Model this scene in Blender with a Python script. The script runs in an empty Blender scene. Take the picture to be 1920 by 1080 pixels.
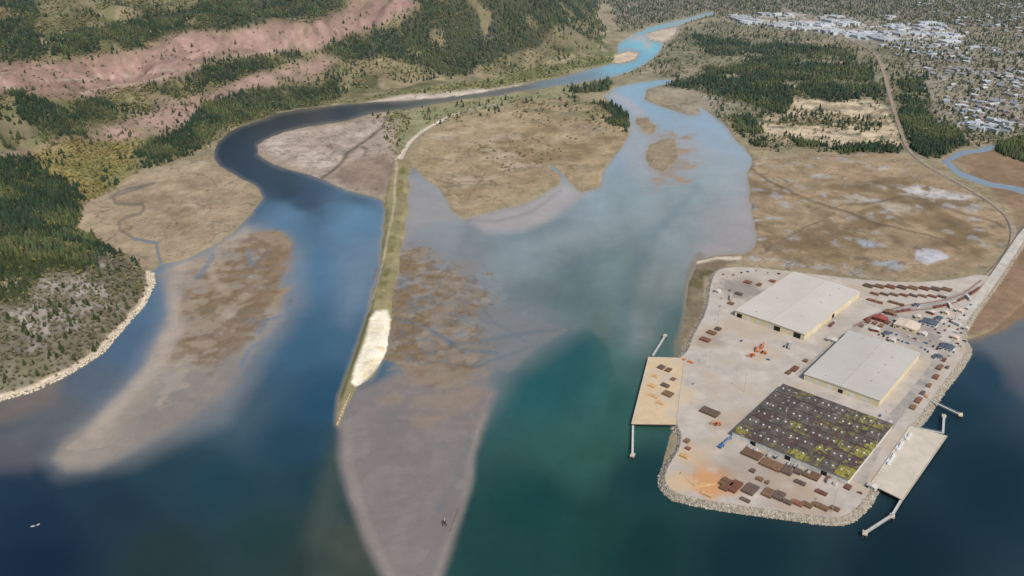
import bpy, math, random
import numpy as np
from mathutils import Vector
random.seed(7); RNG=np.random.default_rng(11)
H=500.0; F=1600.0; PIT=math.radians(25.5); CP=math.cos(PIT); SP=math.sin(PIT)
def G(px,py,z=0.0):
    u=(px-960)/F; v=(540-py)/F
    t=(H-z)/(SP-CP*v)
    return (u*t,(CP+SP*v)*t,z)
def to_image_px(X,Y,z):  # projects world points through the camera to image pixel coordinates
    d=Y*CP-(z-H)*SP; vv=Y*SP+(z-H)*CP
    return 960+F*X/d, 540-F*vv/d
def lin(c):
    c=np.array(c,dtype=float)/255.0
    return np.where(c<=0.04045,c/12.92,((c+0.055)/1.055)**2.4)
def ss(a,b,x):
    t=np.clip((x-a)/(b-a),0,1); return t*t*(3-2*t)
def vn(x,y,s,seed=0):
    x=x/s+seed*17.3; y=y/s-seed*9.1
    ix=np.floor(x); iy=np.floor(y); fx=x-ix; fy=y-iy
    fx=fx*fx*(3-2*fx); fy=fy*fy*(3-2*fy)
    def h(a,b):
        n=np.sin(a*127.1+b*311.7+seed*3.7)*43758.5453
        return n-np.floor(n)
    return (h(ix,iy)*(1-fx)+h(ix+1,iy)*fx)*(1-fy)+(h(ix,iy+1)*(1-fx)+h(ix+1,iy+1)*fx)*fy
def fbm(x,y,s,o=4,seed=0):
    r=0;a=.5;t=0
    for i in range(o):
        r=r+a*vn(x,y,s,seed+i); t+=a; a*=.5; s*=.5
    return r/t
def sdf(x,y,pts,m=60.0):
    p=np.array(pts,dtype=float)
    out=np.full(x.shape,-m)
    sel=(x>p[:,0].min()-m)&(x<p[:,0].max()+m)&(y>p[:,1].min()-m)&(y<p[:,1].max()+m)
    if not sel.any(): return out
    xs=x[sel]; ys=y[sel]; d=np.full(xs.shape,1e18); ins=np.zeros(xs.shape,bool)
    n=len(p)
    for i in range(n):
        ax,ay=p[i]; bx,by=p[(i+1)%n]; ex,ey=bx-ax,by-ay
        L=ex*ex+ey*ey+1e-9
        t=np.clip(((xs-ax)*ex+(ys-ay)*ey)/L,0,1)
        d=np.minimum(d,(xs-ax-ex*t)**2+(ys-ay-ey*t)**2)
        if ay!=by:
            c=((ay>ys)!=(by>ys))&(xs<(bx-ax)*(ys-ay)/(by-ay)+ax); ins^=c
    d=np.sqrt(d); out[sel]=np.where(ins,d,-d); return np.maximum(out,-m)
def ldist(x,y,pts,m=40.0):
    p=np.array(pts,dtype=float); out=np.full(x.shape,m)
    sel=(x>p[:,0].min()-m)&(x<p[:,0].max()+m)&(y>p[:,1].min()-m)&(y<p[:,1].max()+m)
    if not sel.any(): return out
    xs=x[sel]; ys=y[sel]; d=np.full(xs.shape,1e18)
    for i in range(len(p)-1):
        ax,ay=p[i]; bx,by=p[i+1]; ex,ey=bx-ax,by-ay; L=ex*ex+ey*ey+1e-9
        t=np.clip(((xs-ax)*ex+(ys-ay)*ey)/L,0,1)
        d=np.minimum(d,(xs-ax-ex*t)**2+(ys-ay-ey*t)**2)
    out[sel]=np.minimum(np.sqrt(d),m); return out
scene=bpy.context.scene
COL=scene.collection
def link(o,parent=None):
    COL.objects.link(o)
    if parent is not None: o.parent=parent
    return o
def tag(o,label,cat,group=None,kind=None):
    o["label"]=label; o["category"]=cat
    if group: o["group"]=group
    if kind: o["kind"]=kind
    return o
# ---------------- materials
def nmat(name,c1,c2,scale=.3,detail=6,rough=.85,bump=.3,lo=.35,hi=.65,metal=0,objrand=0.0,spec=.3,c3=None,s3=.03,blobs=()):
    m=bpy.data.materials.new(name); m.use_nodes=True; nt=m.node_tree; N=nt.nodes; L=nt.links
    b=N["Principled BSDF"]; b.inputs["Roughness"].default_value=rough; b.inputs["Metallic"].default_value=metal
    b.inputs["Specular IOR Level"].default_value=spec
    g=N.new("ShaderNodeTexCoord")
    n=N.new("ShaderNodeTexNoise"); n.inputs["Scale"].default_value=scale; n.inputs["Detail"].default_value=detail
    n.inputs["Roughness"].default_value=.65
    L.new(g.outputs["Object"],n.inputs["Vector"])
    r=N.new("ShaderNodeValToRGB"); r.color_ramp.elements[0].position=lo; r.color_ramp.elements[1].position=hi
    r.color_ramp.elements[0].color=(*lin(c1),1); r.color_ramp.elements[1].color=(*lin(c2),1)
    L.new(n.outputs["Fac"],r.inputs["Fac"]); out=r.outputs["Color"]
    if c3 is not None:
        n3=N.new("ShaderNodeTexNoise"); n3.inputs["Scale"].default_value=s3; n3.inputs["Detail"].default_value=7
        L.new(g.outputs["Object"],n3.inputs["Vector"])
        r3=N.new("ShaderNodeMapRange"); r3.inputs[1].default_value=.48; r3.inputs[2].default_value=.66
        L.new(n3.outputs["Fac"],r3.inputs[0])
        mx=N.new("ShaderNodeMix"); mx.data_type='RGBA'; L.new(r3.outputs[0],mx.inputs[0]); L.new(out,mx.inputs[6])
        mx.inputs[7].default_value=(*lin(c3),1); out=mx.outputs[2]
    for (bx_,by_,br,bc,bs) in blobs:
        dn=N.new("ShaderNodeTexNoise"); dn.inputs["Scale"].default_value=.06; dn.inputs["Detail"].default_value=6; L.new(g.outputs["Object"],dn.inputs["Vector"])
        vd=N.new("ShaderNodeVectorMath"); vd.operation='DISTANCE'; L.new(g.outputs["Object"],vd.inputs[0]); vd.inputs[1].default_value=(bx_,by_,4.0)
        ad=N.new("ShaderNodeMath"); ad.operation='MULTIPLY_ADD'; L.new(dn.outputs["Fac"],ad.inputs[0]); ad.inputs[1].default_value=br*1.6; L.new(vd.outputs["Value"],ad.inputs[2])
        rr=N.new("ShaderNodeMapRange"); rr.inputs[1].default_value=br*1.95; rr.inputs[2].default_value=br*1.35; rr.inputs[3].default_value=0; rr.inputs[4].default_value=bs
        L.new(ad.outputs[0],rr.inputs[0]); mx=N.new("ShaderNodeMix"); mx.data_type='RGBA'; L.new(rr.outputs[0],mx.inputs[0]); L.new(out,mx.inputs[6])
        mx.inputs[7].default_value=(*lin(bc),1); out=mx.outputs[2]
    if objrand>0:
        oi=N.new("ShaderNodeObjectInfo"); mr=N.new("ShaderNodeMapRange")
        mr.inputs[3].default_value=1-objrand; mr.inputs[4].default_value=1+objrand
        L.new(oi.outputs["Random"],mr.inputs[0])
        hs=N.new("ShaderNodeHueSaturation"); L.new(mr.outputs[0],hs.inputs["Value"]); L.new(out,hs.inputs["Color"]); out=hs.outputs["Color"]
    L.new(out,b.inputs["Base Color"])
    if bump>0:
        bp=N.new("ShaderNodeBump"); bp.inputs["Strength"].default_value=bump; bp.inputs["Distance"].default_value=.3
        L.new(n.outputs["Fac"],bp.inputs["Height"]); L.new(bp.outputs["Normal"],b.inputs["Normal"])
    return m
def attrmat(name,rough,amps,bump=.4,bd=1.0,spec=.3,alpha=False):
    m=bpy.data.materials.new(name); m.use_nodes=True; nt=m.node_tree; N=nt.nodes; L=nt.links
    b=N["Principled BSDF"]; b.inputs["Roughness"].default_value=rough; b.inputs["Specular IOR Level"].default_value=spec
    a=N.new("ShaderNodeAttribute"); a.attribute_name="Col"; out=a.outputs["Color"]
    g=N.new("ShaderNodeTexCoord"); last=None
    for s,amp in amps:
        n=N.new("ShaderNodeTexNoise"); n.inputs["Scale"].default_value=s; n.inputs["Detail"].default_value=6; n.inputs["Roughness"].default_value=.7
        n.inputs["Distortion"].default_value=.6
        L.new(g.outputs["Object"],n.inputs["Vector"])
        mr=N.new("ShaderNodeMapRange"); mr.inputs[1].default_value=.3; mr.inputs[2].default_value=.7
        mr.inputs[3].default_value=-amp; mr.inputs[4].default_value=amp
        L.new(n.outputs["Fac"],mr.inputs[0])
        ma=N.new("ShaderNodeMath"); ma.operation='MULTIPLY_ADD'; L.new(mr.outputs[0],ma.inputs[0]); ma.inputs[1].default_value=1.0; ma.inputs[2].default_value=1.0
        if alpha: L.new(a.outputs["Alpha"],ma.inputs[1])
        mu=N.new("ShaderNodeVectorMath"); mu.operation='SCALE'
        L.new(out,mu.inputs[0]); L.new(ma.outputs[0],mu.inputs["Scale"]); out=mu.outputs[0]; last=n
    L.new(out,b.inputs["Base Color"])
    if bump>0 and last:
        bp=N.new("ShaderNodeBump"); bp.inputs["Strength"].default_value=bump; bp.inputs["Distance"].default_value=bd
        if alpha:
            mb=N.new("ShaderNodeMath"); mb.operation='MULTIPLY'; L.new(a.outputs["Alpha"],mb.inputs[0]); mb.inputs[1].default_value=bump; L.new(mb.outputs[0],bp.inputs["Strength"])
        L.new(last.outputs["Fac"],bp.inputs["Height"]); L.new(bp.outputs["Normal"],b.inputs["Normal"])
    return m
def bigmesh(name,verts,faces,cols,mat,fs):
    me=bpy.data.meshes.new(name); nv=len(verts); nf=len(faces)
    me.vertices.add(nv); me.vertices.foreach_set("co",verts.astype(np.float32).ravel())
    me.loops.add(nf*fs); me.loops.foreach_set("vertex_index",faces.astype(np.int32).ravel())
    me.polygons.add(nf); me.polygons.foreach_set("loop_start",np.arange(0,nf*fs,fs,dtype=np.int32))
    me.update(calc_edges=True)
    if cols is not None:
        at=me.color_attributes.new("Col",'FLOAT_COLOR','POINT')
        c=np.ones((nv,4),np.float32); c[:,:cols.shape[1]]=cols; at.data.foreach_set("color",c.ravel())
    me.materials.append(mat)
    return link(bpy.data.objects.new(name,me))
# ---------------- outlines in image pixel coordinates (shorelines etc.)
W1=[(-900,900),(-200,790),(0,748),(60,732),(120,703),(185,662),(222,618),(262,575),(282,535),(280,510),(300,494),(350,485),(400,460),(440,430),(470,402),(494,370),(480,350),(445,330),(418,315),(403,300),(400,285),(410,266),(432,248),(470,230),(520,213),(580,203),(640,196),(700,190),(780,188),(860,181),(930,168),(1000,155),(1060,142),(1110,128),(1150,118),(1158,100),(1160,80),(1185,66),(1215,52),(1250,42),(1290,34),(1335,22),(1341,26),(1300,38),(1272,48),(1270,66),(1245,80),(1238,98),(1215,118),(1180,135),(1140,148),(1080,158),(1020,165),(960,175),(900,182),(840,190),(770,205),(700,212),(640,228),(560,240),(510,255),(483,272),(483,290),(510,308),(560,325),(610,340),(650,358),(700,370),(719,378),(722,420),(712,500),(698,560),(680,620),(655,690),(636,740),(630,795),(636,800),(648,765),(668,725),(700,705),(722,660),(735,600),(737,560),(747,500),(762,420),(766,380),(765,330),(775,315),(800,335),(830,362),(850,400),(872,412),(900,404),(960,388),(1005,372),(1040,350),(1052,338),(1036,312),(1042,312),(1062,340),(1090,360),(1125,350),(1133,320),(1145,300),(1165,275),(1183,245),(1180,215),(1152,195),(1133,180),(1150,165),(1200,154),(1250,148),(1266,153),(1215,168),(1210,185),(1240,200),(1290,217),(1312,215),(1314,200),(1330,212),(1350,225),(1380,262),(1400,283),(1412,300),(1400,325),(1405,370),(1415,420),(1415,460),(1395,476),(1340,480),(1305,488),(1290,540),(1280,600),(1278,640),(1285,668),(1275,690),(1270,790),(1255,820),(1238,880),(1235,915),(1260,940),(1340,955),(1450,970),(1560,985),(1595,980),(1625,950),(1650,905),(1710,805),(1760,745),(1800,690),(1825,655),(1808,640),(1860,620),(1920,570),(2000,480),(2200,380),(2600,330),(3400,500),(3400,1500),(-1200,1500)]
ISL=[[(1193,220),(1213,221),(1232,238),(1224,255),(1205,246),(1190,232)],
     [(1216,272),(1250,259),(1268,260),(1275,285),(1262,312),(1240,325),(1220,315),(1210,295)],
     [(1210,64),(1240,54),(1268,50),(1270,66),(1245,81),(1218,76)],
     [(1152,103),(1178,94),(1198,99),(1190,112),(1160,120),(1148,117)]]
CREEKS=[([(1930,360),(1860,346),(1800,325),(1770,302),(1795,290),(1860,276)],4.5),
        ([(250,446),(292,455),(302,492)],2.4),
        ([(1036,312),(1050,330),(1060,350)],3.0)]
LCREEK=[(205,372),(222,360),(290,345),(210,370),(216,382),(240,385),(265,383),(270,392),(262,402),(236,408),(222,418),(226,434),(250,446)]
HILLP=[(-900,880),(-200,785),(0,745),(120,700),(185,658),(220,612),(260,568),(276,530),(255,485),(200,465),(148,430),(145,380),(245,325),(290,300),(400,262),(520,200),(700,168),(900,138),(1040,120),(1130,95),(1140,60),(1120,30),(1130,10),(1100,-60),(-1800,-60)]
HW=np.array([G(*p)[:2] for p in HILLP])
def hill(X,Y):
    d=np.maximum(sdf(X,Y,HW,m=5),0)
    n=fbm(X,Y,420,4,3)-.5
    r=1-np.abs(2*fbm(X+Y*.3,Y-X*.2,330,4,13)-1)
    k=np.minimum(d/260,1)
    h=52*(1-np.exp(-d/110))+.085*np.minimum(d,1500)+n*np.minimum(d/160,1)*90+(r-.55)*140*k*k
    bx,by,_=G(900,60)
    h=h+150*np.exp(-(((X-bx+60)/420)**2+((Y-by+100)/520)**2))*ss(20,260,d)
    return np.maximum(h,.3)*(d>0)
YARD=[(1345,503),(1400,500),(1475,508),(1560,518),(1640,527),(1720,530),(1790,524),(1835,514),(1862,520),(1850,550),(1822,590),(1800,630),(1816,652),(1792,688),(1757,732),(1722,785),(1703,800),(1640,903),(1620,938),(1590,966),(1560,971),(1450,956),(1340,941),(1268,926),(1246,905),(1250,880),(1276,838),(1279,812),(1268,796),(1272,672),(1290,660),(1300,630),(1328,580),(1332,535)]
CC1=[(-60,128),(10,122),(100,122),(250,98),(370,66),(480,50),(570,46),(640,18),(680,-10),(790,-10),(772,20),(700,50),(610,94),(500,104),(400,108),(370,134),(280,162),(170,184),(60,170),(-60,160)]
CC2=[(-60,290),(50,282),(170,245),(300,200),(400,176),(480,146),(580,118),(640,108),(604,138),(500,170),(420,198),(330,236),(200,280),(100,302),(-60,310)]
RAILL=[(1470,20),(1560,60),(1640,95),(1655,130),(1668,180),(1682,225),(1700,280),(1740,312),(1790,338),(1850,372),(1888,402),(1902,430),(1895,470),(1855,515),(1830,530)]
DARKW=[[(-250,-20),(60,-20),(75,60),(85,110),(20,116),(-250,120)],
 [(90,70),(200,55),(260,30),(380,5),(640,-20),(640,8),(560,38),(400,56),(300,78),(230,94),(180,104),(90,106)],
 [(25,175),(90,180),(160,186),(205,186),(212,215),(165,225),(160,258),(110,260),(30,215)],
 [(370,134),(430,112),(575,96),(582,112),(500,134),(430,156),(390,155)],
 [(250,285),(330,244),(380,204),(460,178),(560,160),(640,150),(640,180),(500,212),(430,235),(380,272),(300,305),(255,300)],
 [(600,98),(650,66),(700,52),(780,32),(800,-20),(1130,-20),(1120,25),(1040,50),(1000,90),(930,120),(850,142),(800,130),(720,108),(650,118)],
 [(-260,280),(60,298),(145,350),(150,430),(210,468),(180,500),(90,515),(50,560),(-260,590)],
 [(1230,160),(1300,140),(1380,118),(1450,108),(1560,113),(1640,122),(1658,188),(1560,185),(1490,178),(1480,212),(1440,215),(1380,185),(1320,172)],
 [(1675,150),(1730,148),(1745,215),(1800,248),(1818,275),(1740,295),(1710,282),(1690,232)],
 [(1368,222),(1400,220),(1430,240),(1445,272),(1420,280),(1390,262)],
 [(1480,262),(1560,268),(1670,272),(1690,285),(1560,286),(1490,280)],
 [(1290,70),(1370,75),(1480,90),(1600,98),(1600,110),(1450,100),(1330,100)],
 [(1870,265),(1930,255),(2050,270),(2050,305),(1900,305),(1868,290)],
 [(1120,195),(1170,190),(1188,225),(1180,255),(1160,235),(1130,215)],
 [(1065,160),(1130,145),(1150,152),(1130,175),(1080,185)]]
def pwarp(X,Y,px,py): return px+(fbm(X,Y,120,5,21)-.5)*44, py+(fbm(X,Y,120,5,31)-.5)*30
def dark_cover(X,Y,px,py):
    a,b=pwarp(X,Y,px,py); c=np.zeros(len(X)); nz=fbm(X,Y,70,5,77)
    for i,p in enumerate(DARKW):
        t=.34 if i not in(5,6) else .38
        s=sdf(a,b,p,m=30); c=np.maximum(c,ss(-6,6,s)*ss(t,t+.10,nz+np.clip(s/40,0,.08)))
    return c
# ---------------- ground grid
rows=np.concatenate([np.arange(1330,-60,-1.9)])
Yr=np.array([G(960,r)[1] for r in rows]); Yr=np.concatenate([Yr,[6500,8000,11000,16000,26000,45000]])
tt=np.linspace(-.80,.80,1080)
dep=Yr*CP+H*SP
X=(tt[None,:]*dep[:,None]); Y=np.repeat(Yr[:,None],len(tt),1)
shape=X.shape; X=X.ravel(); Y=Y.ravel()
px0,py0=to_image_px(X,Y,0.0)
dep=Y*CP+H*SP; mpp=dep/F
wn=(fbm(X,Y,60,5,5)-.5); wn2=(fbm(X,Y,60,5,6)-.5)
wpx=px0+wn*13*np.clip(2.0/mpp*.5,.25,1); wpy=py0+wn2*8*np.clip(2.0/mpp*.5,.25,1)
wat=sdf(wpx,wpy,W1)
for I in ISL: wat=np.minimum(wat,-sdf(wpx,wpy,I,m=60))
for c,w in CREEKS: wat=np.maximum(wat,w-ldist(wpx,wpy,c))
land=-wat
hh=hill(X,Y)
px,py=to_image_px(X,Y,hh)
n1=fbm(X,Y,120,5,21); n2=fbm(X,Y,35,4,22); n3=fbm(X,Y,12,3,23); n4=fbm(X,Y,70,6,27); n5=fbm(X,Y,150,6,29)
wx=px+(n1-.5)*26; wy=py+(fbm(X,Y,120,5,31)-.5)*18
WC=[(50,980,18,38,60),(200,950,24,44,60),(60,1070,14,32,52),(30,925,24,44,64),(150,915,26,48,64),(280,885,30,54,66),(400,900,26,54,68),(500,1000,30,54,56),(300,1050,32,48,50),(560,820,30,60,78),(560,650,50,84,110),(600,500,70,104,134),(650,400,84,118,148),(520,410,74,106,134),(560,372,38,56,76),(650,372,58,84,106),(430,290,16,28,40),(450,335,20,34,46),(520,345,24,40,52),(520,225,30,42,48),(640,210,38,48,54),(700,200,48,56,60),(820,185,68,76,80),(960,168,80,90,100),(1080,148,94,114,128),(1190,120,98,154,182),(1220,85,104,166,190),(1290,40,126,162,178),(1170,180,128,152,176),(1200,240,132,150,170),(1330,240,134,154,176),(1380,290,136,150,166),(1330,330,138,150,160),(1150,380,126,140,150),(1250,430,120,132,138),(1380,440,140,140,144),(1000,480,108,122,130),(850,450,120,126,132),(820,380,132,140,148),(1150,520,102,118,120),(1230,520,104,116,118),(1000,560,94,106,110),(1080,560,88,108,110),(1220,600,74,98,98),(1150,600,86,102,100),(1180,660,60,90,88),(1080,650,34,80,84),(1000,720,32,76,80),(1100,720,38,82,82),(1150,760,42,82,76),(1080,850,40,78,70),(1000,950,20,58,58),(1100,1000,20,56,54),(950,1050,24,58,58),(1200,900,18,52,54),(1200,1030,16,46,48),(1400,1040,12,38,46),(1700,1040,8,32,42),(1850,900,8,34,48),(1850,720,24,50,68),(1900,650,88,96,104),(1800,780,14,40,54),(350,500,80,106,128),(300,560,72,98,124),(260,640,66,88,114),(200,720,76,88,104),(100,780,84,88,94),(600,750,32,66,90),(440,760,58,78,94),(590,900,28,54,64),(640,640,56,88,114),(640,1030,60,68,62),(590,1050,38,52,50),(1850,350,104,134,166),(1300,560,88,106,106)]
acc=np.zeros((len(X),3)); ws=np.zeros(len(X))
qx=px0+(n1-.5)*80; qy=py0+(fbm(X,Y,160,3,44)-.5)*56
for c in WC:
    w=1.0/(((qx-c[0])**2+((qy-c[1])*1.25)**2+120)**1.7)
    acc+=w[:,None]*lin(c[2:])[None]; ws+=w
wcol=acc/ws[:,None]
wcol=wcol*np.array([1.0,.97,.86])[None]
tx_=px0+(n4-.5)*16; ty_=py0+(n5-.5)*14
teal=sdf(tx_,ty_,[(1082,614),(1110,622),(1142,655),(1150,700),(1120,780),(1080,850),(1060,930),(1000,1000),(900,1000),(900,860),(925,760),(940,705),(968,690),(1012,655),(1050,622)],m=120)
tm=ss(-4,8,teal)*.65*ss(860,720,py0)
wcol=wcol*(1-tm[:,None])+lin((26,76,76))[None]*tm[:,None]
flow_dx=ss(300,660,py0)*120-ss(660,1000,py0)*70
u_=(px0-1180-flow_dx*.2+(n5-.5)*60)*mpp
lam=fbm(u_,Y*.16+(n1-.5)*60,38,4,61)
zonef=ss(-90,90,sdf(px0,py0,[(780,420),(1150,330),(1400,320),(1390,480),(1290,520),(1260,680),(1200,900),(1180,1100),(950,1100),(980,800),(1050,640),(980,600),(800,520)],m=120))
wcol=wcol*(1+((lam-.5)*.6*zonef)[:,None])
def streak(pts,w,f,col,s):
    global wcol
    k=(ss(w+f,w*.2,ldist(tx_,ty_,pts,m=90))*s*(.4+1.2*n2))[:,None]; k=np.clip(k,0,1); wcol=wcol*(1-k)+lin(col)[None]*k
streak([(1170,380),(1150,480),(1160,590),(1172,650)],8,44,(106,124,120),.35)
streak([(1178,640),(1120,730),(1080,800)],4,46,(60,98,92),.25)
streak([(1080,800),(1062,850),(1090,900)],4,60,(46,86,78),.2)
streak([(1300,340),(1200,420),(1060,450),(930,520),(900,560)],6,40,(130,136,136),.3)
streak([(1380,330),(1330,430),(1290,500),(1240,560),(1200,640)],8,40,(134,134,130),.35)
streak([(1260,300),(1230,380),(1120,430),(960,470)],3,22,(138,144,146),.22)
streak([(1350,360),(1260,450),(1210,540),(1190,600)],2,18,(128,132,130),.22)
streak([(1310,350),(1230,440),(1180,520),(1170,600)],2,12,(84,106,112),.3)
streak([(1240,420),(1160,470),(1040,520)],2,14,(92,110,116),.28)
streak([(1100,600),(1040,580),(960,560)],5,20,(84,102,104),.4)
streak([(1080,612),(1120,560),(1170,530)],4,22,(86,106,108),.35)
streak([(640,820),(620,920),(600,1020),(620,1100)],14,36,(60,70,62),.6)
sh=np.zeros(len(X)); shc=np.zeros((len(X),3)); em=np.zeros(len(X))
A1=np.array(G(500,440)[:2]); A2=np.array(G(180,860)[:2]); dv_=(A2-A1)/np.linalg.norm(A2-A1)
al=X*dv_[0]+Y*dv_[1]; ac=-X*dv_[1]+Y*dv_[0]
barst=fbm(al*.22+(n1-.5)*60,ac,26,6,91)
def shoal(col,f,st_,pts,e=0.0,patch=0.0,line=None,sc=28,thr=.5,streaky=False,wd=.08):
    global sh,shc,em
    if line: s=ss(line+f,line-f*.3,ldist(wx,wy,pts,m=80))
    elif patch>0 or streaky:
        sd=sdf(wx,wy,pts,m=80); nz=barst if streaky else fbm(X,Y,sc,6,int(col[0]))
        s=ss(thr-patch*.2,thr+wd,nz+np.clip(sd/110,-.7,.10))
    else: s=ss(-f,f*.6,sdf(wx,wy,pts,m=80))
    s=s*st_
    shc=shc*(1-s[:,None])+lin(col)[None]*s[:,None]; sh=sh*(1-s)+s
    em=np.maximum(em,e*s)
shoal((132,130,128),36,.5,[(310,510),(480,430),(560,470),(570,560),(500,660),(420,780),(250,860),(110,885),(90,860),(250,720),(310,600)])
shoal((118,130,140),40,.4,[(640,480),(705,470),(690,560),(650,600)])
shoal((140,130,118),17,.93,[(318,500),(355,490),(400,470),(430,450),(462,432),(500,440),(532,455),(536,480),(522,540),(528,590),(490,630),(440,700),(390,755),(320,800),(245,840),(175,872),(125,878),(106,862),(122,835),(172,800),(222,752),(272,700),(300,640),(320,590),(315,540)],e=.8)
shoal((116,110,104),26,.6,[(380,690),(430,650),(480,620),(430,730),(330,800),(220,845),(240,790),(320,720)])
shoal((132,114,92),14,.75,[(335,540),(400,490),(430,455),(470,436),(525,455),(528,500),(515,560),(480,600),(440,650),(390,690),(350,660),(345,600)],e=1.0,patch=.6,sc=40,thr=.44,wd=.16)
shoal((116,96,74),12,.6,[(335,540),(400,490),(430,455),(470,436),(525,455),(530,500),(525,560),(500,610),(450,660),(390,700),(345,670),(340,600)],e=1.0,streaky=True,thr=.46,wd=.2)
shoal((104,86,64),12,.5,[(410,480),(470,440),(525,455),(525,560),(470,620),(380,690),(350,620)],e=1.0,patch=.2,sc=12,thr=.54)
shoal((158,146,130),10,.4,[(330,500),(420,470),(480,440),(500,520),(440,600),(360,720),(300,760)],e=1.0,patch=.3,sc=16,thr=.60)
shoal((162,148,132),10,.45,[(460,436),(405,480),(408,530),(430,550)],e=1,line=4)
shoal((162,150,136),18,.5,[(345,500),(325,560),(332,610),(298,680),(238,755),(175,815)],e=.8,line=5)
for pl,ww in (([(405,478),(396,500),(378,522)],3),([(530,590),(500,600),(480,625)],1.2),([(470,470),(480,500)],1),([(500,640),(470,650),(450,690)],.8)):
    shoal((96,112,126),5,.6,pl,line=ww)
ch=np.abs(fbm(X,Y,60,6,153)-.5); s=ss(.016,.004,ch)*ss(-5,15,sdf(wx,wy,[(330,520),(430,455),(530,460),(520,590),(440,680),(350,700)],m=60))*.5
shc=shc*(1-s[:,None])+lin((96,102,104))[None]*s[:,None]
shoal((118,118,118),46,.62,[(740,430),(900,500),(940,560),(1080,620),(960,690),(900,780),(740,700)])
S2=[(738,440),(762,470),(830,505),(890,525),(925,560),(912,600),(925,640),(870,700),(840,750),(790,725),(735,660),(735,560)]
shoal((126,114,98),14,.9,S2,e=.9,patch=.9,sc=50,thr=.46,wd=.16)
shoal((116,98,74),10,.75,S2,e=1,patch=.3,sc=17,thr=.52,wd=.12)
shoal((98,80,60),10,.5,S2,e=1,patch=.1,sc=8,thr=.55)
shoal((146,138,126),10,.45,S2,e=.6,patch=.2,sc=12,thr=.60)
shoal((112,94,70),10,.65,[(738,470),(790,500),(775,560),(765,660),(735,640)],e=1,patch=.5,sc=14,thr=.46)
shoal((124,112,98),20,.6,[(820,520),(930,560),(940,640),(860,740),(780,720)],e=.7,patch=.5,sc=14,thr=.58)
for sc_,sd_,wd_c,st_c in((54,133,.018,.6),(24,139,.020,.45)):
    ch=np.abs(fbm(X+n3*6,Y,sc_,6,sd_)-.5); s=ss(wd_c,.004,ch)*ss(-10,14,sdf(wx,wy,[(738,480),(905,515),(1000,580),(1060,622),(955,693),(870,735),(735,660)],m=60))*st_c
    shc=shc*(1-s[:,None])+lin((92,106,114))[None]*s[:,None]; em=em*(1-s)
shoal((110,110,108),8,.75,[(905,575),(960,585),(1062,622),(1000,655),(955,693),(890,684),(905,630)],e=.2)
shoal((84,100,106),5,.5,[(840,640),(900,640),(960,625),(1050,620)],line=1.4)
shoal((80,96,104),5,.5,[(745,595),(800,610),(860,650),(930,660)],line=1.4)
shoal((86,98,102),3,.4,[(900,560),(930,600),(990,640)],line=1); shoal((86,98,102),3,.4,[(880,690),(930,670),(1000,650)],line=1)
shoal((118,110,106),15,.98,[(662,730),(740,700),(830,735),(900,700),(925,735),(905,790),(893,850),(882,930),(860,990),(825,1085),(820,1200),(735,1200),(718,1080),(685,1010),(652,930),(634,860),(633,800)],e=.72)
shoal((130,116,100),10,.6,[(720,690),(800,680),(880,720),(910,760),(800,800),(720,760)],patch=.6,sc=22,thr=.50,e=.7)
shoal((138,130,120),12,.4,[(645,800),(652,880),(680,960),(715,1040),(740,1100)],e=.5,line=4)
shoal((138,130,120),10,.35,[(905,780),(893,820),(885,900),(872,960),(840,1020),(815,1090)],e=.5,line=2)
shoal((96,104,106),10,.35,[(830,960),(860,900),(880,830)],line=3)
shoal((158,148,142),12,.8,[(850,402),(900,402),(960,388),(1010,368),(1055,345),(1100,362),(1040,405),(980,432),(915,432)],e=.6)
shoal((110,104,100),4,.35,[(870,415),(930,418),(1000,395),(1060,360)],line=1); 
shoal((156,148,144),7,.7,[(1150,175),(1175,195),(1200,215)],line=5)
shoal((146,142,138),20,.6,[(1185,225),(1230,245),(1310,255),(1318,300),(1280,335),(1210,340),(1175,310)],e=.2)
shoal((142,124,104),7,.8,[(1250,262),(1290,262),(1300,285),(1280,318),(1240,332),(1250,300)],e=.9,patch=.7)
shoal((146,138,134),24,.7,[(1398,330),(1420,330),(1425,470),(1330,490),(1310,470),(1370,440),(1385,390)])
shoal((104,98,100),26,.45,[(-200,815),(40,820),(80,862),(50,880),(-200,890)])
shoal((108,96,86),20,.7,[(-200,760),(0,755),(110,715),(100,755),(0,790),(-200,812)])
shoal((104,98,100),28,.45,[(1885,680),(1930,650),(2100,650),(2100,770),(1940,750),(1895,720)])
shoal((136,130,124),16,.8,[(730,400),(765,330),(800,345),(850,410),(780,430),(765,470),(745,470)],e=.2)
shoal((120,100,78),10,.9,[(1808,640),(1800,625),(1870,600),(1930,540),(1960,560),(1880,618),(1840,640)],e=.9)
shoal((165,155,148),8,.8,[(1160,68),(1200,75),(1215,90)],line=3)
shoal((116,104,82),7,.7,[(1310,485),(1288,560),(1272,640),(1280,665)],line=5)
wetn=.92+.16*n2
wcol=wcol*(1-sh[:,None])+shc/np.maximum(sh,1e-3)[:,None]*sh[:,None]*wetn[:,None]
fr=ss(-9,0,land)*(1-ss(560,700,py0)*ss(1150,1200,px0)); fr=fr*np.where((px0<730)&(py0<400),.3,.5)
wcol=wcol*(1-fr[:,None])+lin((134,124,110))[None]*fr[:,None]
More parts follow.
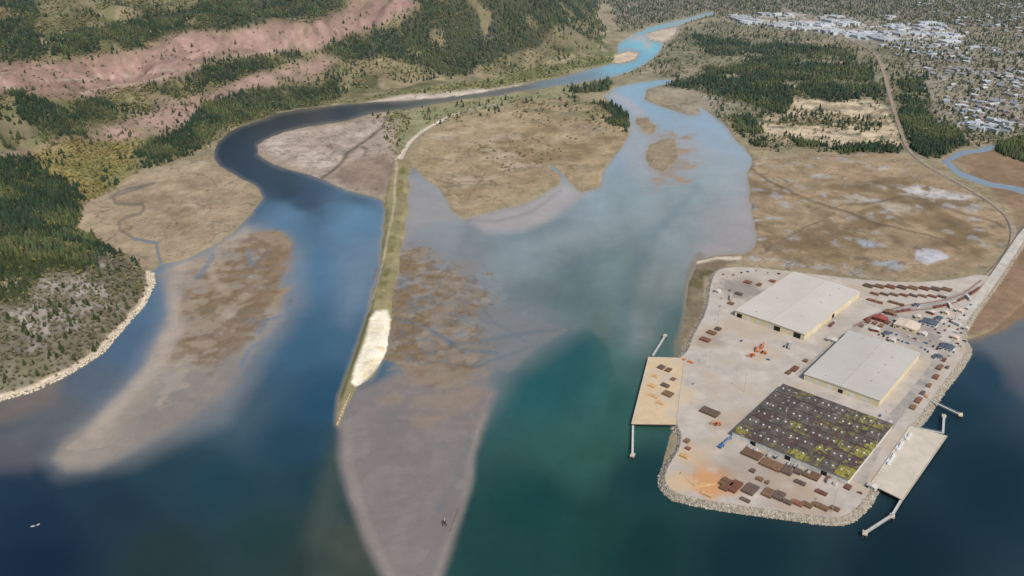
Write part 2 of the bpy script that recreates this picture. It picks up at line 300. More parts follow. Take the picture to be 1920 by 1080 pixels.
# ---------------- land colours
lc=np.repeat(lin((138,126,98))[None],len(X),0)
def reg(col,f,pts,amp=1.0,strg=1.0,line=None,patch=None,sc=45):
    global lc
    ax=px+(wx-px)*amp; ay=py+(wy-py)*amp
    if line: s=ss(line+f,line-f,ldist(ax,ay,pts,m=60))
    else: s=ss(-f,f,sdf(ax,ay,pts,m=60))
    if patch is not None: s=s*ss(patch,patch+.12,fbm(X,Y,sc,5,int(col[1])))
    s=(s*strg)[:,None]; lc=lc*(1-s)+lin(col)[None]*s
onhill=ss(0,60,hh*3)
lc=lc*(1-onhill[:,None])+lin((110,102,76))[None]*onhill[:,None]
UPL=[(-100,0),(700,0),(900,120),(1150,60),(1160,110),(900,150),(640,190),(400,260),(250,320),(100,300),(-100,300)]
reg((106,104,72),15,UPL,patch=.46)
reg((82,82,56),15,UPL,patch=.52,sc=70)
reg((134,120,92),12,UPL,patch=.58,sc=55,strg=.6)
reg((112,116,76),8,[(640,190),(900,150),(1150,100),(1140,125),(1000,150),(900,165),(700,185)])
reg((130,128,94),10,[(700,215),(780,200),(900,182),(1060,158),(1140,150),(1150,165),(1080,180),(900,205),(800,235),(750,280),(720,250)])
reg((144,116,106),14,CC1,amp=1.5)
reg((124,102,88),12,CC1,patch=.46,sc=60,strg=.6)
reg((156,130,120),8,CC1,patch=.56,sc=22,strg=.5)
reg((106,98,74),8,CC1,patch=.57,sc=16,strg=.5)
reg((142,118,106),12,CC2,amp=1.6); reg((114,106,80),8,CC2,patch=.50,strg=.6,sc=30)
reg((160,132,120),6,[(100,150),(300,120),(450,80),(600,55)],line=5,patch=.48,strg=.7)
reg((168,152,136),2,[(60,150),(200,150),(330,130)],line=.6)
reg((162,148,130),2,[(0,140),(60,220),(100,250)],line=.6); reg((162,148,130),2,[(150,175),(300,150),(380,120),(520,95)],line=.5)
reg((134,120,78),14,[(40,290),(130,265),(260,270),(260,320),(150,380),(60,310)])
reg((118,114,72),12,[(80,300),(250,300),(255,330),(150,390),(110,350)],patch=.45)
reg((108,108,106),5,[(870,60),(940,40),(970,100),(900,118)],patch=.44,sc=24)
SL=[(-300,575),(50,570),(100,520),(200,470),(262,490),(280,530),(222,612),(120,700),(0,745),(-300,800)]
reg((116,108,92),14,SL)
reg((142,134,126),8,SL,patch=.52,sc=24)
reg((86,84,60),10,SL,patch=.50,sc=44,strg=.7)
reg((148,138,130),8,[(0,520),(70,520),(150,560),(120,640),(20,640)],patch=.46,sc=20)
reg((196,178,154),3,[(-200,788),(0,746),(60,730),(120,701),(185,660),(222,616),(262,573),(282,533),(278,512)],line=4,amp=.2)
reg((152,134,108),6,[(150,380),(260,330),(330,310),(395,298),(445,330),(493,368),(440,428),(400,458),(345,480),(300,490),(272,500),(230,475),(150,430)])
reg((136,116,92),10,[(160,380),(300,340),(420,330),(480,370),(400,450),(260,450)],strg=.7,patch=.46,sc=60)
reg((166,150,128),4,[(150,380),(260,330),(390,300),(400,310),(300,345),(200,380)],patch=.45,strg=.6)
reg((116,104,92),2,LCREEK,line=2.0,amp=.25)
reg((156,140,126),6,[(480,270),(520,252),(640,228),(720,212),(745,225),(740,300),(722,375),(650,358),(560,325),(483,292)])
reg((174,160,146),6,[(500,270),(640,240),(715,222),(690,255),(600,320),(540,305),(500,285)],strg=.7,patch=.4)
reg((130,116,102),5,[(490,280),(600,250),(700,230),(650,290),(580,320)],strg=.6,patch=.52,sc=20)
reg((126,108,92),7,[(612,330),(650,300),(735,285),(722,370),(660,352)],strg=.8)
reg((96,88,74),3,[(720,235),(690,262),(640,300),(600,335)],line=2)
CM=[(765,300),(800,250),(870,210),(960,190),(1080,185),(1180,215),(1183,245),(1145,300),(1125,350),(1050,345),(900,404),(860,408),(830,362),(775,315)]
reg((150,132,102),6,CM)
reg((132,114,84),10,[(790,300),(950,250),(1100,230),(1160,260),(1040,330),(900,395)],patch=.46,sc=80)
reg((166,150,126),5,[(800,260),(900,220),(1080,200),(1150,260),(1000,330),(860,360)],patch=.56,sc=50,strg=.6)
reg((116,110,80),8,[(960,200),(1090,185),(1180,205),(1185,240),(1150,225),(1040,225)],patch=.42)
reg((184,170,154),4,[(670,196),(760,180),(860,172),(960,162),(1000,158),(940,170),(860,182),(760,190)],amp=.4)
reg((178,162,142),4,[(1205,62),(1240,52),(1272,48),(1272,68),(1245,84),(1215,78)],amp=.2)
reg((185,165,140),3,ISL[3],amp=.2)
reg((134,118,94),3,ISL[0],amp=.2); reg((136,122,98),3,ISL[1],amp=.2)
# east
reg((118,116,94),10,[(1170,150),(1240,100),(1280,50),(1400,30),(1640,60),(2100,100),(2100,280),(1900,260),(1700,290),(1440,280),(1350,220),(1260,150)])
reg((138,126,104),10,[(1170,150),(1280,50),(1640,60),(2100,100),(2100,280),(1700,290),(1440,280),(1260,150)],patch=.48,sc=90)
reg((94,96,72),10,[(1170,150),(1280,50),(1640,60),(2100,100),(2100,280),(1700,290),(1440,280),(1260,150)],patch=.54,sc=60,strg=.8)
reg((126,118,100),10,[(1130,-60),(2300,-60),(2300,60),(1800,60),(1360,25),(1160,50)])
reg((148,138,122),10,[(1240,150),(1320,160),(1380,200),(1350,225),(1290,215),(1215,180)],strg=.6)
reg((186,168,138),6,[(1470,190),(1530,182),(1640,185),(1670,215),(1690,270),(1600,275),(1500,270),(1440,262),(1425,235)],patch=.3)
reg((150,132,104),6,[(1470,190),(1530,182),(1640,185),(1670,215),(1690,270),(1600,275),(1500,270),(1440,262),(1425,235)],patch=.54,sc=35,strg=.7)
reg((104,100,76),3,[(1430,228),(1520,232),(1600,225),(1665,230)],line=2)
reg((138,130,114),10,[(1700,60),(2100,60),(2100,250),(1880,260),(1780,240),(1700,150)],strg=.8)
reg((168,164,158),8,[(1360,30),(1500,22),(1640,40),(1800,60),(1800,85),(1640,75),(1500,55),(1380,45)],patch=.42)
EM=[(1400,300),(1560,285),(1700,290),(1770,330),(1850,375),(1895,420),(1870,480),(1830,510),(1700,525),(1560,515),(1470,505),(1380,490),(1415,460),(1400,330)]
reg((146,126,98),8,EM)
reg((124,104,76),12,[(1410,320),(1600,310),(1800,360),(1885,430),(1830,500),(1600,505),(1400,480)],patch=.45,sc=90)
reg((108,94,70),6,[(1410,300),(1700,295),(1885,430),(1830,500),(1600,515),(1400,480)],patch=.58,sc=40,strg=.6)
reg((166,156,140),6,[(1410,310),(1600,300),(1800,350),(1850,400),(1700,400),(1450,370)],strg=.6,patch=.56,sc=50)
reg((150,148,146),5,EM,patch=.62,sc=28,strg=.7)
reg((170,164,160),4,[(1660,352),(1740,352),(1830,370),(1800,382),(1700,368)],patch=.35,sc=30)
reg((170,168,170),2,[(1712,472),(1745,470),(1785,484),(1740,500),(1715,490)],patch=.3,sc=30)
reg((144,148,152),3,[(1600,450),(1660,465),(1690,505),(1640,500)],patch=.45)
reg((100,84,66),2.5,[(1400,310),(1460,352),(1550,388),(1650,425),(1760,450),(1800,470)],line=1.4,amp=1.3)
reg((104,88,70),2,[(1560,390),(1700,370),(1800,400),(1880,430)],line=.9,amp=1.3)
reg((108,92,72),2,[(1430,470),(1500,440),(1560,400)],line=.7,amp=1.3)
flat=np.clip(1-onhill*3,0,1)*ss(0,4,land)*ss(140,200,py0)
cr=np.abs(fbm(X+n2*30,Y,120,6,141)-.5); cr2=np.abs(fbm(X,Y+n2*30,48,6,147)-.5)
s=np.maximum(ss(.012,.002,cr)*.7,ss(.011,.002,cr2)*.5)*flat
lc=lc*(1-s[:,None])+lin((100,90,76))[None]*s[:,None]
tuft=ss(.60,.68,fbm(X,Y,9,4,171))*flat*.25
lc=lc*(1-tuft[:,None])+lin((104,92,64))[None]*tuft[:,None]
reg((128,106,82),8,[(1790,300),(1870,275),(2100,260),(2100,480),(1960,520),(1880,610),(1800,640),(1840,560),(1910,450),(1900,400),(1850,350)])
SH=[(1290,490),(1345,478),(1400,480),(1360,500),(1335,520),(1325,570),(1290,640),(1278,620)]
reg((120,106,84),5,SH); reg((96,88,60),4,SH,patch=.48,sc=20)
reg((196,180,158),3,[(1296,500),(1345,487),(1390,486)],line=2)
reg((150,136,108),5,[(1295,630),(1325,575),(1330,525)],line=4)
dc=dark_cover(X,Y,px,py)*np.clip(ss(0,3,land),0,1)
k_=(dc*.9)[:,None]; lc=lc*(1-k_)+lin((56,62,46))[None]*k_
# dike
reg((134,126,90),4,[(738,300),(764,300),(767,380),(752,480),(738,560),(734,600),(715,660),(640,790),(632,790),(645,720),(690,580),(710,490),(722,380)],amp=.3)
reg((116,108,66),2,[(752,310),(750,380),(735,470),(715,560)],line=5,amp=.5,patch=.42,sc=25)
reg((176,162,136),2,[(742,300),(740,380),(724,470),(702,560)],line=1.0,amp=.3)
reg((226,216,190),3,[(706,588),(728,586),(734,600),(728,650),(712,680),(690,705),(672,724),(658,722),(664,690),(685,640),(696,600)],amp=.4)
reg((206,190,150),3,[(700,600),(728,600),(720,650),(690,700),(668,715)],patch=.5,sc=12,strg=.7)
reg((110,108,64),2,[(692,590),(672,650),(648,715),(640,745)],line=3,amp=.2)
reg((198,182,156),2,[(748,296),(765,270),(790,248),(830,225),(862,212)],line=2,amp=.2)
lum=lc.mean(1)[:,None]; lc=lc*.92+lum*.08
lc=lc*(.70+.60*n2)[:,None]*(.82+.36*n3)[:,None]
far=ss(1800,5500,Y)[:,None]*.25; lc=lc*(1-far)+lin((150,154,158))[None]*far  # aerial haze painted into the land colour, growing with distance
zs=-1.2+em*1.75+(n2-.5)*.9+(n3-.5)*.35
shl=shc/np.maximum(sh,1e-3)[:,None]*(.90+.2*n3)[:,None]
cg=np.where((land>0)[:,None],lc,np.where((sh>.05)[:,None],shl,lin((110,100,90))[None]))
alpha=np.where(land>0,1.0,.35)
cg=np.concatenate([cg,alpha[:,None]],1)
d_m=land*mpp
dike=ss(0,5,sdf(px0,py0,[(736,296),(766,300),(768,380),(754,480),(738,560),(735,600),(724,660),(668,726),(636,800),(630,795),(636,740),(655,690),(680,620),(698,560),(712,480),(720,380)],m=20))
zl=np.clip(d_m*.25,-2,1.1)+(n2-.5)*.5*ss(0,6,d_m)+dike*3.0*ss(0,8,d_m)
z=np.where(land>0,np.maximum(zl,.02),np.maximum(np.clip(d_m*.25,-2,0)-.05,zs))+hh
z=np.where(Y>6000,-3,z)
gmat=attrmat("ground_soil",.95,[(.012,.08),(.06,.14),(.35,.18)],bump=.45,bd=1.2,spec=.12,alpha=True)
nr,nc=shape
idx=np.arange(nr*nc).reshape(nr,nc)
q=np.stack([idx[:-1,:-1],idx[:-1,1:],idx[1:,1:],idx[1:,:-1]],-1).reshape(-1,4)
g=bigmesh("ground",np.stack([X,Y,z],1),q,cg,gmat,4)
g.data.shade_smooth()
tag(g,"brown tidal marsh, mudflats and cleared hillside terrain","ground",kind="structure")
zq=z[q].min(1); zq=zq<.25
wmat=attrmat("water_surface",.28,[(.004,.07),(.02,.06),(.12,.05)],bump=.06,bd=.5,spec=.2)
w=bigmesh("water",np.stack([X,Y,np.zeros_like(X)],1),q[zq],wcol,wmat,4); w.data.shade_smooth()
tag(w,"teal and blue river water with pale silt plumes","water",kind="structure")
# ---------------- mesh builder
class MB:
    def __init__(s): s.v=[];s.f=[];s.m=[]
    def box(s,cx,cy,cz,sx,sy,sz,mi=0,rot=0,tx=1,ty=1):
        b=len(s.v); c,sn=math.cos(rot),math.sin(rot)
        for dz,kx,ky in((-.5,1,1),(.5,tx,ty)):
            for dx,dy in((-.5,-.5),(.5,-.5),(.5,.5),(-.5,.5)):
                x=dx*sx*kx;y=dy*sy*ky
                s.v.append((cx+x*c-y*sn,cy+x*sn+y*c,cz+dz*sz))
        for f in((0,3,2,1),(4,5,6,7),(0,1,5,4),(1,2,6,5),(2,3,7,6),(3,0,4,7)):
            s.f.append(tuple(b+i for i in f)); s.m.append(mi)
    def cyl(s,x,y,z0,z1,r,n=8,mi=0,r2=None,axis='z'):
        b=len(s.v); r2=r if r2 is None else r2
        for zz,rr in((z0,r),(z1,r2)):
            for i in range(n):
                a=2*math.pi*i/n
                if axis=='z': s.v.append((x+rr*math.cos(a),y+rr*math.sin(a),zz))
                else: s.v.append((x+rr*math.cos(a),zz,y+rr*math.sin(a)))
        for i in range(n):
            s.f.append((b+i,b+(i+1)%n,b+n+(i+1)%n,b+n+i)); s.m.append(mi)
        s.f.append(tuple(b+i for i in range(n))[::-1]); s.m.append(mi)
        s.f.append(tuple(b+n+i for i in range(n))); s.m.append(mi)
    def beam(s,p,q,w,mi=0):
        p=Vector(p);q=Vector(q); d=(q-p); L=d.length; d.normalize()
        up=Vector((0,0,1)) if abs(d.z)<.95 else Vector((1,0,0)); a=d.cross(up).normalized()*w/2; c=a.cross(d).normalized()*w/2
        b=len(s.v)
        for o in(p,q):
            for e in(-a-c,a-c,a+c,-a+c): s.v.append(tuple(o+e))
        for f in((0,3,2,1),(4,5,6,7),(0,1,5,4),(1,2,6,5),(2,3,7,6),(3,0,4,7)):
            s.f.append(tuple(b+i for i in f)); s.m.append(mi)
    def poly(s,pts,mi=0):
        b=len(s.v); s.v+= [tuple(p) for p in pts]; s.f.append(tuple(range(b,b+len(pts)))); s.m.append(mi)
    def mesh(s,name,mats):
        me=bpy.data.meshes.new(name); me.from_pydata(s.v,[],s.f); 
        for m in mats: me.materials.append(m)
        me.polygons.foreach_set("material_index",s.m); me.update(); return me
    def obj(s,name,mats,loc=(0,0,0),rz=0,parent=None):
        o=bpy.data.objects.new(name,s.mesh(name,mats)); o.location=loc; o.rotation_euler=(0,0,rz); return link(o,parent)
def empty(name,loc,rz=0):
    o=bpy.data.objects.new(name,None); o.location=loc; o.rotation_euler=(0,0,rz); o.empty_display_size=1; return link(o)
YZ=4.0
def bl_(x,y,r,c,s): p=G(x,y,YZ); return (p[0],p[1],r,c,s)
M_conc=nmat("yard_concrete",(154,146,136),(184,174,162),.05,12,.92,.1,.3,.7,c3=(166,152,134),s3=.02,
  blobs=[bl_(1335,905,26,(184,132,84),.85),bl_(1275,905,16,(188,160,124),.7),bl_(1300,850,20,(178,154,122),.6),bl_(1390,540,34,(124,114,106),.75),bl_(1420,880,40,(142,128,112),.6),bl_(1700,610,40,(126,118,112),.65),bl_(1740,640,30,(132,124,116),.6),bl_(1330,640,22,(142,126,112),.6),bl_(1270,740,24,(188,166,134),.7),bl_(1430,660,22,(176,152,128),.5),bl_(1500,940,30,(150,128,104),.5),bl_(1350,790,18,(160,140,118),.5),bl_(1420,740,30,(174,162,146),.5),bl_(1560,600,26,(150,142,134),.5)])
M_rock=nmat("riprap_rock",(104,98,90),(186,178,162),.35,4,.95,.4,.3,.7,objrand=.1)
M_skirt=nmat("bank_gravel",(92,84,74),(160,148,130),.3,6,.95,.5)
M_roof=nmat("pale_metal_roof",(178,170,160),(190,183,173),.015,9,.8,.02,.3,.7)
M_roof2=nmat("grey_metal_roof",(168,162,154),(182,176,168),.015,9,.8,.02,.3,.7)
M_seam=nmat("roof_seam",(160,154,146),(176,170,162),.1,4,.8,0)
M_wall=nmat("cream_cladding",(192,180,146),(208,196,162),.1,4,.7,.05)
M_wallw=nmat("white_cladding",(180,178,172),(206,204,196),.2,4,.7,.05)
M_dark=nmat("dark_opening",(24,24,26),(40,38,38),.5,2,.8,0)
M_deck=nmat("timber_deck",(178,156,124),(196,176,144),.08,8,.9,.1,.3,.7,c3=(172,160,146),s3=.04)
M_deck2=nmat("concrete_deck",(174,164,146),(192,182,166),.08,8,.9,.1,.3,.7)
M_pile=nmat("weathered_pile",(60,50,42),(96,84,70),.6,4,.9,.2)
M_wood=nmat("stack_brown",(94,72,54),(126,98,74),.6,5,.9,.3,objrand=.2)
M_wood2=nmat("stack_dark",(74,62,54),(106,90,78),.6,5,.9,.3,objrand=.15)
M_red=nmat("oxide_red",(104,68,54),(128,86,70),.4,4,.8,.1,objrand=.2)
M_redp=nmat("red_paint",(120,58,50),(140,74,62),.4,4,.7,.1,objrand=.2)
M_orange=nmat("orange_paint",(176,100,58),(196,122,78),.6,3,.6,0)
M_tan=nmat("sawdust_tan",(172,134,88),(192,158,114),.2,6,.95,.3)
M_blue=nmat("blue_paint",(50,90,140),(70,116,164),.6,3,.6,0)
M_white=nmat("white_paint",(190,190,184),(214,214,208),.5,3,.6,0)
M_townw=nmat("town_roof",(150,154,158),(198,202,204),.02,3,.7,0,objrand=.28)
M_tyre=nmat("rubber",(22,22,22),(34,34,34),1,2,.9,0)
M_glass=nmat("dark_glass",(20,28,34),(34,44,52),1,2,.2,0,spec=.6)
M_steel=nmat("galvanised_steel",(140,140,136),(170,170,166),.8,3,.6,0)
M_road=nmat("gravel_road",(162,154,144),(186,180,168),.08,8,.95,.2)
M_dirt=nmat("dirt_track",(126,108,92),(156,140,120),.08,8,.95,.2)
M_asph=nmat("yard_asphalt",(136,130,122),(164,156,146),.06,8,.9,.1)
M_rail=nmat("rail_ballast",(122,98,88),(144,120,108),.5,5,.9,.2)
# yard slab
yw=[Vector(G(a,b,YZ)) for a,b in YARD]
if sum((yw[i].x*yw[(i+1)%len(yw)].y-yw[(i+1)%len(yw)].x*yw[i].y) for i in range(len(yw)))<0: yw=yw[::-1]
for _ in range(2):
    nw=[]
    for i in range(len(yw)):
        a=yw[i]; b=yw[(i+1)%len(yw)]; nw+= [a*.78+b*.22,a*.22+b*.78]
    yw=nw
def offset(poly,d,z):
    out=[]; n=len(poly)
    for i in range(n):
        a=poly[i-1]; b=poly[(i+1)%n]; t=(b-a); t.z=0; t.normalize()
        out.append(Vector((poly[i].x+t.y*d,poly[i].y-t.x*d,z)))
    return out
b=MB(); b.poly(yw,0)
o1=offset(yw,1.2,YZ-.3); o2=offset(yw,7.5,-.6)
n=len(yw); b.v+= [tuple(p) for p in o1]+[tuple(p) for p in o2]
for i in range(n):
    j=(i+1)%n
    b.f.append((i,n+i,n+j,j)); b.m.append(1)
    b.f.append((n+i,2*n+i,2*n+j,n+j)); b.m.append(1)
o=b.obj("terminal_yard",[M_conc,M_skirt]); tag(o,"pale concrete terminal yard on reclaimed peninsula","yard",kind="structure")
def rock_field(name,label,pts,count,size,spread,z0,slope,mat):
    P=np.array([(p[0],p[1]) for p in pts]); seg=P[1:]-P[:-1]; L=np.hypot(seg[:,0],seg[:,1]); cum=np.concatenate([[0],np.cumsum(L)])
    t=RNG.random(count)*cum[-1]; k=np.clip(np.searchsorted(cum,t)-1,0,len(L)-1); f=(t-cum[k])/L[k]
    dirn=seg[k]/L[k][:,None]; nrm=np.stack([dirn[:,1],-dirn[:,0]],1)
    s=RNG.random(count); pos=P[k]+seg[k]*f[:,None]+nrm*(s*spread)[:,None]
    base=np.array([(1,0,0),(-1,0,0),(0,1,0),(0,-1,0),(0,0,1),(0,0,-1)],float)
    tri=np.array([(0,2,4),(2,1,4),(1,3,4),(3,0,4),(2,0,5),(1,2,5),(3,1,5),(0,3,5)])
    sz=size*(.6+.9*RNG.random(count)); V=base[None]*sz[:,None,None]*(.6+.7*RNG.random((count,6,1)))
    a=RNG.random(count)*6.28; c,sn=np.cos(a)[:,None],np.sin(a)[:,None]
    x=V[:,:,0]*c-V[:,:,1]*sn+pos[:,None,0]; y=V[:,:,0]*sn+V[:,:,1]*c+pos[:,None,1]; zz=V[:,:,2]*.8+(z0-slope*s*spread)[:,None]
    VV=np.stack([x,y,zz],-1).reshape(-1,3); T=(tri[None]+(np.arange(count)*6)[:,None,None]).reshape(-1,3)
    o=bigmesh(name,VV,T,None,mat,3); tag(o,label,"rocks",kind="stuff"); return o
ring=yw+[yw[0]]
rock_field("riprap_bank","pale boulders armouring the terminal shoreline",[(p.x,p.y) for p in ring],8500,1.1,7.0,YZ-.2,.62,M_rock)
M_rock2=nmat("shore_boulder",(150,140,124),(214,200,176),.35,4,.95,.4,.3,.7)
bl=[G(a,b_,1) for a,b_ in [(-200,786),(0,745),(60,729),(120,700),(185,659),(222,615),(262,572),(281,533),(279,512)]]
rock_field("shore_rocks","pale boulders along the foot of the wooded bluff",bl,1800,1.4,7,1.0,.1,M_rock2)
def curve_pts(pts,z):
    P=[Vector(G(a,b_,z)) for a,b_ in pts]
    for _ in range(2):
        Q=[P[0]]
        for i in range(len(P)-1): Q+=[P[i]*.75+P[i+1]*.25,P[i]*.25+P[i+1]*.75]
        Q.append(P[-1]); P=Q
    return P
def strip(name,label,cat,pts,w,zf,mat,skirt=0,kind="structure"):
    P=curve_pts(pts,zf)
    b=MB()
    for i,p in enumerate(P):
        t=(P[min(i+1,len(P)-1)]-P[max(i-1,0)]); t.z=0; t.normalize(); nn=Vector((-t.y,t.x,0))
        for s_,dz in ((w/2+skirt,-skirt*.7),(w/2,0),(-w/2,0),(-w/2-skirt,-skirt*.7)): b.v.append(tuple(p+nn*s_+Vector((0,0,dz))))
    for i in range(len(P)-1):
        for k in ((0,1,2) if skirt>0 else (1,)):
            b.f.append((4*i+k,4*i+k+1,4*i+5+k,4*i+4+k)); b.m.append(1 if k!=1 else 0)
    o=b.obj(name,[mat,M_skirt]); tag(o,label,cat,kind=kind); return o
strip("access_road","pale gravel causeway road leading to the terminal","road",[(2050,330),(1960,400),(1925,430),(1898,470),(1865,520),(1835,560),(1800,600),(1770,640)],12,YZ+.12,M_road,skirt=5)
strip("railway_embankment","long straight rail embankment past woods and across marsh","road",RAILL,6,2.6,M_dirt,skirt=3)
strip("marsh_track","dirt track across the marsh edge","road",[(1700,288),(1620,285),(1540,292),(1440,300)],3,1.6,M_dirt)
strip("dike_track","pale track curving from dike crest into the marsh","road",[(752,300),(768,268),(795,245),(835,224),(870,208),(930,195)],4,1.9,M_road)
strip("town_street","street among the houses","road",[(1760,230),(1860,150),(1960,80)],8,1.8,M_asph)
strip("town_street","second street among the houses","road",[(1700,120),(1800,110),(1930,118)],8,1.84,M_asph)
strip("town_street","main street beside commercial buildings","road",[(1380,40),(1520,56),(1660,76),(1820,92)],10,1.88,M_asph)
strip("yard_lane","worn asphalt lane between the sheds","road",[(1500,705),(1590,625),(1650,585),(1740,575),(1820,545)],11,YZ+.05,M_asph)
strip("yard_lane","worn asphalt lane beside the east sheds","road",[(1610,905),(1660,800),(1700,755),(1760,680),(1790,620)],11,YZ+.054,M_asph)
strip("railway_track","rail siding on reddish ballast across the yard","railway",[(1600,612),(1640,594),(1700,582),(1760,578),(1810,560),(1850,530)],4,YZ+.08,M_rail)
strip("railway_track","second rail siding on reddish ballast","railway",[(1620,600),(1690,572),(1760,566),(1805,552),(1840,525)],3,YZ+.085,M_rail)
# ---------------- warehouses
a_,b_,c_,d_=[Vector(G(*p,YZ+9)) for p in((1506,705),(1590,622),(1727,660),(1650,748))]
E1=((b_-a_)+(c_-d_)); ANG=math.atan2(E1.y,E1.x)
def shed(corners,h,name,label,roofm,wallm,doors=(),ridge=1.6,seams=True):
    P=[Vector(G(x,y,YZ+h)) for x,y in corners]
    e=((P[1]-P[0])+(P[2]-P[3])); ang=math.atan2(e.y,e.x)
    L=((P[1]-P[0]).length+(P[2]-P[3]).length)/2; ex=e.normalized(); ey=Vector((-ex.y,ex.x,0))
    W=(abs((P[0]-P[3]).dot(ey))+abs((P[1]-P[2]).dot(ey)))/2
    c=sum(P,Vector())/4; root=empty(name,(c.x,c.y,YZ+.02),ang); tag(root,label,"warehouse")
    b=MB(); b.box(0,0,h/2-.2,L,W,h-.4,0); b.obj("wall",[wallm],parent=root)
    b=MB(); x=L/2+.7; y=W/2+.7; r=ridge
    b.v+= [(-x,-y,h-.35),(x,-y,h-.35),(x,y,h-.35),(-x,y,h-.35),(-x,-y,h),(x,-y,h),(x,y,h),(-x,y,h),(-x,0,h+r),(x,0,h+r)]
    b.f+= [(0,3,2,1),(0,1,5,4),(2,3,7,6),(4,5,9,8),(8,9,6,7),(0,4,8,7,3),(1,2,6,9,5)]; b.m+=[0]*7
    if seams:
        ns=int(L/6)
        for i in range(1,ns):
            xx=-x+2*x*i/ns
            for sgn in(-1,1): b.beam((xx,sgn*y*.995,h+.02),(xx,0,h+r+.02),.2,1)
        b.beam((-x,0,h+r+.02),(x,0,h+r+.02),.5,1)
        for i in range(6):
            xx=-x+2*x*(i+.5)/6; b.box(xx,random.choice((-.5,.5))*y,h+r*.5+.5,1.2,1.2,1.0,1)
    b.obj("roof",[roofm,M_seam],parent=root)
    for (side,f,dw,dh,mt) in doors:
        b=MB(); 
        if side=='F': cx=-L/2-.06; cy=W/2-f*W; b.box(cx,cy,dh/2,.14,dw,dh,0); 
        else: cx=-L/2+f*L; cy=(-W/2-.06 if side=='E' else W/2+.06); b.box(cx,cy,dh/2,dw,.14,dh,0)
        b.obj("door",[mt],parent=root)
    return root,L,W,ang
D1=[('F',.07,7,5.5,M_dark),('F',.2,5,5,M_wallw),('F',.36,5,5,M_wallw),('F',.5,5,5,M_wallw),('F',.62,8,6,M_dark),('F',.9,9,6.5,M_dark),('E',.2,7,5.5,M_wallw),('E',.5,7,5.5,M_dark),('E',.8,7,5.5,M_wallw)]
shed([(1380,581),(1487,510),(1614,546),(1508,627)],8.5,"warehouse","large pale flat-roofed shed with cream walls and dark doors",M_roof,M_wall,D1,ridge=1.0)
D2=[('F',.08,6,4.5,M_wallw),('F',.2,6,4.5,M_wallw),('F',.35,6,4.5,M_wallw),('F',.5,5,4.5,M_dark),('F',.65,6,4.5,M_wallw),('F',.82,6,4.5,M_wallw),('W',.3,7,5,M_dark),('W',.7,7,5,M_dark)]
shed([(1506,704),(1590,622),(1727,660),(1652,747)],8.0,"warehouse","grey roofed storage shed with white roller doors",M_roof2,M_wall,D2,ridge=1.0)
NB1,NB2=6,8
def mossmat(L3,W3):
    m=bpy.data.materials.new("mossy_roof"); m.use_nodes=True; nt=m.node_tree; N=nt.nodes; L=nt.links; b=N["Principled BSDF"]; b.inputs["Roughness"].default_value=.95
    tc=N.new("ShaderNodeTexCoord")
    def noise(s,d,off=(0,0,0)):
        mp=N.new("ShaderNodeMapping"); mp.inputs["Location"].default_value=off; L.new(tc.outputs["Object"],mp.inputs[0])
        n=N.new("ShaderNodeTexNoise"); n.inputs["Scale"].default_value=s; n.inputs["Detail"].default_value=d; n.inputs["Roughness"].default_value=.65; L.new(mp.outputs[0],n.inputs["Vector"]); return n.outputs["Fac"]
    def rng(x,a,b_):
        r=N.new("ShaderNodeMapRange"); r.inputs[1].default_value=a; r.inputs[2].default_value=b_; L.new(x,r.inputs[0]); return r.outputs[0]
    def math_(op,a,b_):
        k=N.new("ShaderNodeMath"); k.operation=op
        for i,s in enumerate((a,b_)):
            if isinstance(s,(int,float)): k.inputs[i].default_value=s
            else: L.new(s,k.inputs[i])
        return k.outputs[0]
    def mix(f,A,B):
        k=N.new("ShaderNodeMix"); k.data_type='RGBA'; L.new(f,k.inputs[0])
        for s,i in((A,6),(B,7)):
            if isinstance(s,tuple): k.inputs[i].default_value=(*lin(s),1)
            else: L.new(s,k.inputs[i])
        return k.outputs[2]
    sx=N.new("ShaderNodeSeparateXYZ"); L.new(tc.outputs["Object"],sx.inputs[0])
    bx=math_('FLOOR',math_('ADD',math_('MULTIPLY',sx.outputs["X"],NB1/L3),NB1/2+.0),0)
    by=math_('FLOOR',math_('ADD',math_('MULTIPLY',sx.outputs["Y"],NB2/W3),NB2/2+.0),0)
    def wnz(a,b_,off):
        cb=N.new("ShaderNodeCombineXYZ"); cb.inputs[2].default_value=off
        if a is not None: L.new(a,cb.inputs[0])
        if b_ is not None: L.new(b_,cb.inputs[1])
        k=N.new("ShaderNodeTexWhiteNoise"); k.noise_dimensions='3D'; L.new(cb.outputs[0],k.inputs["Vector"]); return k.outputs["Value"]
    bay=wnz(bx,by,.5); row=wnz(bx,None,7.5)
    c=mix(rng(noise(.14,8),.40,.62),(68,60,56),(98,90,82))
    c=mix(rng(bay,.2,1.0),c,mix(rng(noise(.14,8),.40,.62),(54,47,45),(78,70,64)))
    c=mix(rng(noise(.06,5,(40,9,0)),.54,.62),c,(76,54,50))
    c=mix(rng(noise(.12,7,(5,70,0)),.60,.68),c,(146,138,126))
    mo=rng(math_('ADD',noise(.10,8,(13,2,0)),math_('ADD',math_('MULTIPLY',math_('SUBTRACT',bay,.5),.20),math_('MULTIPLY',math_('SUBTRACT',row,.5),.14))),.52,.59)
    big_=rng(math_('ADD',noise(.028,5,(90,33,0)),math_('MULTIPLY',sx.outputs["Y"],-.0010)),.47,.55)
    c=mix(math_('MULTIPLY',mo,big_),c,mix(rng(noise(.3,6),.4,.6),(100,96,38),(146,138,60)))
    L.new(c,b.inputs["Base Color"]); return m
MC=[(1373,806),(1470,722),(1672,793),(1592,902)]
